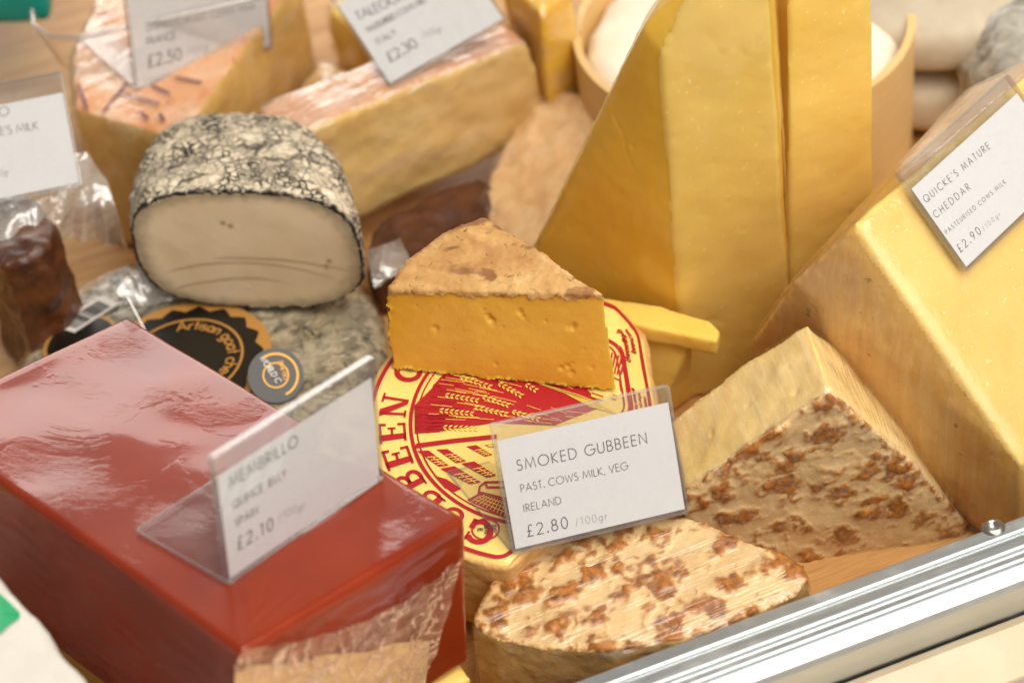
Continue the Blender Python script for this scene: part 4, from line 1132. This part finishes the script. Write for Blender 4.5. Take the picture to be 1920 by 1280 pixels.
# barcode sticker
bq = [P(*q, wz+.001) for q in [(94, 604), (192, 552), (226, 572), (140, 624)]]
bq = np.array(bq); n_ = 14
V = [bq[0]*(1-a)*(1-b)+bq[1]*a*(1-b)+bq[2]*a*b+bq[3]*(1-a)*b for a in np.linspace(0, 1, n_) for b in np.linspace(0, 1, 5)]
F = [(i*5+j, (i+1)*5+j, (i+1)*5+j+1, i*5+j+1) for i in range(n_-1) for j in range(4)]
bs = gw.add('barcode_sticker', onwheel(V, .0008), F, M['white_print'])
V, F = [], []
x = .1
rb_ = random.Random(5)
while x < .86:
    w_ = rb_.choice([.012, .012, .02, .03]); o = len(V)
    for a in (x, x+w_):
        for b in (.22, .55, .92): V.append(bq[0]*(1-a)*(1-b)+bq[1]*a*(1-b)+bq[2]*a*b+bq[3]*(1-a)*b)
    F += [(o, o+1, o+4, o+3), (o+1, o+2, o+5, o+4)]; x += w_+rb_.choice([.012, .02, .03])
gw.add('barcode', onwheel(V, .0012), F, M['ink'], parent=bs)
V, F = fan(np.array([*P(150, 640, wz)[:2], 0]), .016); g2 = gw.add('label', onwheel(V, .0003), F, M['gold'])
V, F = fan(np.array([*P(152, 642, wz)[:2], 0]), .0145); gw.add('label_field', onwheel(V, .0006), F, M['black_label'], parent=g2)
# round seal on the shoulder
sc0 = P(517, 706, .036); sn = unit(np.array([.15, -.62, .8])); su = unit(np.cross(Z, sn)); su = unit(np.cross(sn, np.cross(su, sn))); sv = np.cross(sn, su)
SR = .0112
def seal_disc(R, off, n=40):
    V = [sc0+sn*off]+[sc0+sn*off+su*R*math.cos(a)+sv*R*math.sin(a) for a in np.linspace(0, 2*math.pi, n+1)[:-1]]
    return V, [(0, k+1, (k+1) % n+1) for k in range(n)]
V, F = seal_disc(SR, .003); V2_, F2_ = seal_disc(SR, .0005)
seal = gw.add('seal', *join([(V, F), (V2_, [f[::-1] for f in F2_]), (list(V[1:])+list(V2_[1:]), [(k, (k+1) % 40, 40+(k+1) % 40, 40+k) for k in range(40)])]), M['black_label'], smooth=False, label='small round black seal with gold ring')
def on_seal(lines, w_, mat, off=.0034, name='printed_lettering'):
    V2, F2 = ribbons(lines, w_); gw.add(name, [sc0+sn*off+su*x+sv*y for x, y in V2], F2, mat, parent=seal, smooth=False)
on_seal([[(SR*.78*math.cos(a), SR*.78*math.sin(a)) for a in np.linspace(-1.4, 2.0, 30)]], .0009, M['gold_foil'], name='printed_ring')
on_seal([[(SR*.45*math.cos(a), SR*.45*math.sin(a)) for a in np.linspace(0, 6.28, 20)]], .0006, M['gold_foil'], name='printed_ring')
st, wd = text_strokes('WORLD C', .18); hgt = .0021
on_seal([[(-.003+(y-.5)*hgt*1.1+x*hgt*.28, SR*.78-x*hgt*.98) for x, y in q] for q in st], .00045, M['white_print'], .0038)
st, wd = text_strokes('2016 GO', .2); hgt = .0015
on_seal([[(.0035+(y-.5)*hgt, .005-x*hgt) for x, y in q] for q in st], .0003, M['gold_foil'])
# loose flaps of film
def flap(px_z, nu=16, nv=10, amp=.002):
    c4 = [Q(*a[:2], a[2]) if a[2] > .3 else P(*a) for a in px_z]
    V = np.array([c4[0]*(1-a)*(1-b)+c4[1]*a*(1-b)+c4[2]*a*b+c4[3]*(1-a)*b for a in np.linspace(0, 1, nu) for b in np.linspace(0, 1, nv)])
    nn = unit(np.cross(c4[1]-c4[0], c4[3]-c4[0])); V = V+nn*(fbm(V, 70, 3)*amp)[:, None]
    return V, [(i*nv+j, (i+1)*nv+j, (i+1)*nv+j+1, i*nv+j+1) for i in range(nu-1) for j in range(nv-1)]
V, F = flap([(212, 548, .042), (275, 480, .048), (330, 560, .036), (265, 575, .034)]); gw.add('film_flap', V, F, M['bag'])
V, F = flap([(690, 470, .035), (752, 446, .045), (775, 500, .03), (700, 540, .03)]); gw.add('film_flap', V, F, M['bag'])

# clear holder corner poking up behind the quince block
hb_ = P(238, 560, .098); hbx = unit(P(262, 612, .09)-hb_)
V, F = join([box(P(214, 622, .088), P(236, 556, .100)-P(214, 622, .088), P(262, 612, .092)-P(236, 556, .100), -CF*-.0008)])
T = Thing('sign_holder', 'corner of an empty clear holder peeking up behind the red block', 'holder', base_of(V)); T.add('sheet', V, F, M['acrylic'], smooth=False)
d0, d1 = P(236, 556, .100), P(268, 618, .092)
V, F = box(d0, d1-d0, unit(CR)*.0012, CF*.0012); T.add('edge', V, F, M['acrylic_edge'], smooth=False)

# ------------------------------------------------------------------ ash covered half drum
g0, g1 = P(330, 565, wz+.003), P(640, 570, wz+.003)
gex = unit((g1-g0)*[1, 1, 0]); gc_ = P(489, 578, wz+.003); GR, GH = .0485, .062
pts = drum(gc_, GR, GH, gex, 2.9, (0, 180), 48, 28, 1.6, P(484, 420, wz)-P(489, 578, wz), 2.7)
V, F = solid([pts], .0008, 3); N = vnormals(V, F)
gnf = np.cross(gex, Z)                               # towards the viewer
df_ = -((V-gc_)@gnf)
rel = V-gc_; bx_ = rel@gex; bz_ = rel[:, 2]-GH/2
rim = (np.abs(bx_/GR)**2.9+np.abs(bz_/(GH/2))**2.9)**(1/2.9)
nz = fbm(V, 280, 3)
rin = np.maximum(sstep(.0008, .0016, df_+nz*.0009), sstep(.955, .985, rim+nz*.012))
disp = rin*(fbm(V, 110, 3)*.0009+fbm(V, 330, 2)*.0006)+(1-rin)*fbm(V, 40, 2)*.0003
V = V+N*disp[:, None]
line = np.zeros(len(V))
for (a0_, k_, x0, x1) in ((-.006, 5.5, -.04, .02), (-.0145, 7., -.04, .0), (-.0035, 3., -.018, .03)):
    zc = a0_-k_*(bx_+.004)**2+.0006*fbm(V, 60, 2); line = np.maximum(line, np.exp(-((bz_-zc)/.0006)**2)*sstep(x0, x0+.01, bx_)*(1-sstep(x1, x1+.02, bx_)))
for q in ((418, 418), (432, 424), (617, 490), (612, 500)):
    c0 = hit(*q, gc_, gnf); line = np.maximum(line, np.exp(-(np.linalg.norm(V-c0, axis=1)/.0011)**2)*1.6)
cut = rin[F].mean(1) < .5
T = Thing('goat_cheese_half', 'halved round goat cheese with a cracked black and cream ash rind, pale cut face forward', 'cheese', base_of(V))
v, f, at = pick(V, F, cut, {'rim': sstep(.78, 1., rim+.03*nz), 'line': line}); T.add('paste', v, f, M['goat_paste'], attrs=at)
v, f, at = pick(V, F, ~cut, {'edge': np.clip(1-sstep(.0004, .0022, df_+nz*.0014), 0, 1)}); T.add('rind', v, f, M['ash_rind'], attrs=at)

# ------------------------------------------------------------------ background cheeses
# brown rind chunk at the left in a clear bag
bz = .075
pts = [P(*q, bz) for q in [(-70, 420), (-60, 360), (70, 365), (103, 420), (90, 470), (0, 500)]]
pts += [np.array([*p[:2], .001]) for p in pts]
V, F = solid([pts], .0018, 5); N = vnormals(V, F); V = V+N*(fbm(V, 60, 3)*.003)[:, None]
T = Thing('brown_cheese_block', 'dark brown rough rinded block half covered by a clear bag at the left', 'cheese', base_of(V)); T.add('rind', V, F, M['brown_rind'])
# bag draped over it
V, F = [], []
nu, nv = 44, 26
bg = [(-60, 330, .082), (60, 300, .085), (165, 285, .083), (205, 350, .07)]
low = [(-60, 520, .066), (60, 478, .062), (150, 448, .052), (243, 470, .040)]
def poly_at(ps, f):
    f *= len(ps)-1; i = min(int(f), len(ps)-2); k = f-i; return np.array(ps[i])*(1-k)+np.array(ps[i+1])*k
V = []
for i in range(nu):
    a, b = poly_at(bg, i/(nu-1)), poly_at(low, i/(nu-1))
    for j in range(nv):
        q = a+(b-a)*j/(nv-1); q[1] += 9*math.sin(i*.9)*(j/(nv-1))**2
        V.append(P(q[0], q[1], q[2]+.006*math.sin(math.pi*j/(nv-1))))
V = np.array(V); V = V+Z*(fbm(V, 38, 3)*.005)[:, None]
F = [(i*nv+j, (i+1)*nv+j, (i+1)*nv+j+1, i*nv+j+1) for i in range(nu-1) for j in range(nv-1)]
single('clear_bag', V, F, M['bag'], 'crinkled clear plastic bag draped over the brown block at the left', 'bag')
z1 = lambda x, y: (x/2.667, y/2.667)
BLl = P(-82, 394, .088); BRl = P(152, 347, .088)
make_sign("cropped price sign ending VE'S MILK at the left edge above the clear bag", BLl, BRl, (-118, 182), [
    ('O', z1(0, 585), z1(46, 575), 46/2.667, 'ink'), ("EWE'S MILK", z1(-75, 690), z1(192, 645), 40/2.667, 'ink'), ('/100gr', z1(-50, 890), z1(48, 873), 32/2.667, 'ink_grey')], strip=.18)

# pink rind wedge, far left
pz_ = .078
tp = [P(*q, pz_) for q in [(138, 205), (335, 260), (560, -45), (420, -110), (190, -30), (132, 110)]]
pts = tp+[np.array([*p[:2], .004]) for p in tp]
V, F = solid([pts], .002, 3); N = vnormals(V, F); V = V+N*(fbm(V, 30, 3)*.001)[:, None]
topf = (N[F].mean(1)[:, 2] > .6)
T = Thing('pink_rind_wedge', 'big pale cheese wedge with a pink orange printed top, far left', 'cheese', base_of(V))
v, f, _ = pick(V, F, topf); po = T.add('rind', v, f, M['pink_rind'])
v, f, _ = pick(V, F, ~topf); T.add('side', v, f, M['pale_side'])
fv, ff = film_of([pts], .0015, .0035, 3, .001, 1.3); T.add('cling_film', fv, ff, M['film_back'])
# faded purple print on its top
prs = []
for a_, b_ in [((225, 178), (300, 200)), ((285, 165), (320, 180)), ((265, 215), (280, 228)), ((300, 218), (310, 232)), ((195, 215), (240, 160)), ((330, 150), (380, 160)), ((150, 165), (165, 210))]:
    prs.append([tuple(P(*a_, pz_)[:2]), tuple(P(*b_, pz_)[:2])])
V2, F2 = ribbons(prs, .0016); T.add('printed_mark', [(x, y, pz_+.0016) for x, y in V2], F2, flat_mat('purple_print', (140, 84, 84), .5), parent=po, smooth=False)
BLf = P(253, 161, pz_+.003); BRf = P(508, 88, .066)
make_sign('price sign reading FRANCE and £2.50 standing on the pink orange cheese', BLf, BRf, (230, -30), [
    ('UNPASTEURISED COWS MILK', z1(735, 160), z1(1275, 45), 30/2.667, 'ink'), ('FRANCE', z1(735, 228), z1(880, 192), 38/2.667, 'ink'), ('£2.50', z1(742, 338), z1(908, 298), 60/2.667, 'ink'), ('/100gr', z1(935, 280), z1(1050, 250), 36/2.667, 'ink_grey')],
    strip=.12, foot_dir=P(150, 70, pz_+.003)-BLf, wt=.1)

# dark rinded cheese under the slab
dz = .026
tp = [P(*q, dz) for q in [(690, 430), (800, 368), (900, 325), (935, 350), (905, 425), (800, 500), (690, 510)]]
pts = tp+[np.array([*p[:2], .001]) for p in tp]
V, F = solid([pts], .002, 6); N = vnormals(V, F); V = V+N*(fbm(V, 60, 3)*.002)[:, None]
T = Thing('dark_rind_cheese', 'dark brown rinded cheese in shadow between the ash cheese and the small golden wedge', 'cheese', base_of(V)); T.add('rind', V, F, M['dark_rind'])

# slab with price sign
s0 = .022
b_r = P(1040, 243, s0); b_l = P(640, 425, s0); sd = unit((b_r-b_l)*[1, 1, 0]); sn_ = np.cross(sd, Z)
hsl = lambda x, y: hit(x, y, b_r, sn_)
fr_ = [b_r, hsl(990, 78), hsl(965, 86), hsl(800, 158), hsl(590, 236), hsl(540, 262), hsl(560, 440), hsl(640, 424), hsl(700, 398)]
bk_ = [p-sn_*.03 for p in fr_]
print('slab z', [round(p[2], 3) for p in fr_])
V, F = solid([fr_+bk_], .0016, 4); N = vnormals(V, F); V = V+N*(fbm(V, 40, 3)*.0014)[:, None]
m = (N[F].mean(1)@sn_) > .6
T = Thing('cheese_slab', 'thick pale cheese slab in film carrying the tilted £2.30 sign', 'cheese', base_of(V))
v, f, _ = pick(V, F, m); T.add('paste', v, f, M['taleggio'])
v, f, _ = pick(V, F, ~m); T.add('rind', v, f, M['taleggio_rind'])
fv, ff = film_of([fr_+bk_], .0012, .003, 3, .001, 1.9); T.add('cling_film', fv, ff, M['film_back'])
ztop = hsl(730, 185)[2]
BLt = P(731, 162, ztop+.002); BRt = Q(948, 38, ((BLt-CP)@CF)+.006)
z2 = lambda x, y: (560+x/2.667, y/2.667)
make_sign('tilted price sign reading TALEGGIO and £2.30 leaning on the pale cheese slab', BLt, BRt, (620, -5), [
    ('TALEGGIO', z2(300, 105), z2(560, -20), 50/2.667, 'ink'), ('PASTEURISED COWS MILK', z2(352, 165), z2(640, 10), 34/2.667, 'ink'), ('ITALY', z2(400, 228), z2(495, 170), 38/2.667, 'ink'), ('£2.30', z2(458, 312), z2(597, 232), 58/2.667, 'ink'), ('/100gr', z2(625, 195), z2(720, 155), 34/2.667, 'ink_grey')],
    strip=.1, wt=.1)

# washed rind wedge in film, leaning between the slab and the tall wedge
tp = [P(985, 180, .036), P(1040, 160, .042), P(1100, 178, .044), P(1150, 260, .04), P(925, 330, .026), P(897, 385, .022), P(895, 430, .02), P(960, 480, .02), P(1070, 460, .026)]
pts = tp+[np.array([*p[:2], .001]) for p in tp]
V, F = solid([pts], .0016, 4); N = vnormals(V, F)
rib = (V-tp[0])@unit(tp[5]-tp[0]); up = sstep(.3, .7, N[:, 2])
V = V+N*(up*np.sin(rib*700+2.5*fbm(V, 50, 2))*.00018+fbm(V, 70, 3)*.0016)[:, None]
T = Thing('washed_rind_wedge', 'pale orange ridged rind wedge in wrinkled film between the slab and the tall wedge', 'cheese', base_of(V)); T.add('rind', V, F, M['washed'])
fv, ff = film_of([pts], .0018, .0025, 2, .002, 2.4); T.add('cling_film', fv, ff, M['film_back'])

# yellow blocks at the very back
def back_block(px, z, name, label, mat, grow=.0):
    tp = [P(*q, z) for q in px]; pts = tp+[np.array([*p[:2], .002]) for p in tp]
    V, F = solid([pts], .0025, 4); N = vnormals(V, F); V = V+N*(fbm(V, 30, 3)*.0015)[:, None]
    T = Thing(name, label, 'cheese', base_of(V)); T.add('paste', V, F, M[mat])
    fv, ff = film_of([pts], .0018, .004, 3, .0014, z); T.add('cling_film', fv, ff, M['film_back'])
back_block([(940, -40), (1010, 25), (1075, -20), (1010, -90)], .09, 'yellow_cheese_block', 'yellow cheese block behind the slab, left of the round wooden box', 'cheddar_side')
back_block([(610, 20), (680, 60), (760, 0), (680, -70)], .06, 'yellow_cheese_block', 'shaded yellow cheese block behind the tilted TALEGGIO sign', 'chunk')
back_block([(560, 160), (620, 190), (660, 130), (600, 110)], .035, 'yellow_cheese_block', 'low tan cheese piece in the gap between the pink wedge and the slab', 'washed')

# wooden box with white cheese
bxz = .066
bc = P(1392, 42, bxz); BR_ = np.linalg.norm((P(1392+318, 42-40, bxz)-bc)); print('box r', BR_)
bc0 = np.array([bc[0], bc[1], 0])
def tubewall(c, r0_, r1_, z0, z1, n=96):
    V, F = [], []
    for k in range(n):
        a = 2*math.pi*k/n
        for r_, z in ((r1_, z0), (r1_, z1), (r0_, z1), (r0_, z0)): V.append(c+np.array([math.cos(a)*r_, math.sin(a)*r_, z]))
    for k in range(n):
        for j in range(4): a = 4*k+j; b = 4*k+(j+1) % 4; d = 4*((k+1) % n); F.append((a, d+j, d+(j+1) % 4, b))
    return np.array(V), F
V, F = tubewall(bc0, BR_-.0035, BR_, .004, bxz)
T = Thing('wooden_cheese_box', 'round thin wooden box behind the tall yellow wedges', 'box', bc0+[0, 0, .004]); T.add('wall', V, F, M['veneer'], smooth=False)
V, F = fan(bc0+[0, 0, .006], BR_-.003); T.add('base', V, F, M['veneer'], smooth=False)
pts = drum(bc0+[0, 0, .008], BR_-.0045, .056, (1, 0, 0), 6.)
V, F = solid([pts], .003, 3); N = vnormals(V, F); V = V+N*(fbm(V, 60, 3)*.0012)[:, None]
T = Thing('white_cheese_wheel', 'soft white cheese wheel inside the round wooden box', 'cheese', base_of(V)); T.add('rind', V, F, M['bloom'])

# stacked pale wheels, grey mould cheese (far right)
c1 = P(1770, 120, .03); 
for k, (zz0, dx, lab_) in enumerate([(.003, 0, 'lower pale paper wrapped wheel of the stack, far right'), (.036, -.004, 'upper pale paper wrapped wheel of the stack, far right')]):
    pts = drum(np.array([c1[0]+dx+.004, c1[1]+.03, zz0]), .055, .032, (1, 0, 0), 4.)
    V, F = solid([pts], .003, 2); N = vnormals(V, F); V = V+N*(fbm(V, 40, 2)*.0008)[:, None]
    T = Thing('paper_wrapped_wheel', lab_, 'cheese', base_of(V), 'pale wheels stacked far right'); T.add('wrapper', V, F, M['paper_white'])
gm = P(1905, 150, .03)
pts = drum(np.array([gm[0]+.012, gm[1]-.008, .002]), .04, .068, (1, 0, 0), 2.4)
V, F = solid([pts], .0025, 2); N = vnormals(V, F); V = V+N*(fbm(V, 60, 3)*.0025)[:, None]
T = Thing('mouldy_cheese', 'grey mould covered cheese at the top right corner', 'cheese', base_of(V)); T.add('rind', V, F, M['grey_mould'])

# clear tray with teal lid, top left
tq = P(-20, 40, .07)
V, F = box(P(-160, 60, .062), P(100, 44, .062)-P(-160, 60, .062), P(-120, -160, .062)-P(-160, 60, .062), Z*.02)
V, F = solid([V], .003, 4); T = Thing('teal_packet', 'teal packet at the top left corner behind the clear tray rim', 'packet', base_of(V)); T.add('wrapper', V, F, M['teal'])
rim_ = [(60, 20), (62, 48), (90, 68), (150, 72), (230, 52), (330, 30), (420, 10), (540, -18)]
rp = [P(*q, .105) for q in rim_]
V, F = [], []
for i, p in enumerate(rp):
    d = unit(rp[min(i+1, len(rp)-1)]-rp[max(i-1, 0)]); o_ = np.cross(d, Z)
    for k in range(8): a = 2*math.pi*k/8; V.append(p+o_*math.cos(a)*.0014+Z*math.sin(a)*.0014)
for i in range(len(rp)-1):
    for k in range(8): F.append((8*i+k, 8*i+(k+1) % 8, 8*i+8+(k+1) % 8, 8*i+8+k))
T = Thing('clear_tray', 'rim of a clear plastic tray at the top left', 'tray', base_of(np.array(V))); T.add('rim', V, F, M['acrylic_edge'])
V, F = [], []
for p in rp: V += [p, p+np.array([.004, .012, -.03])]
for i in range(len(rp)-1): F.append((2*i, 2*i+2, 2*i+3, 2*i+1))
T.add('wall', V, F, M['acrylic'])
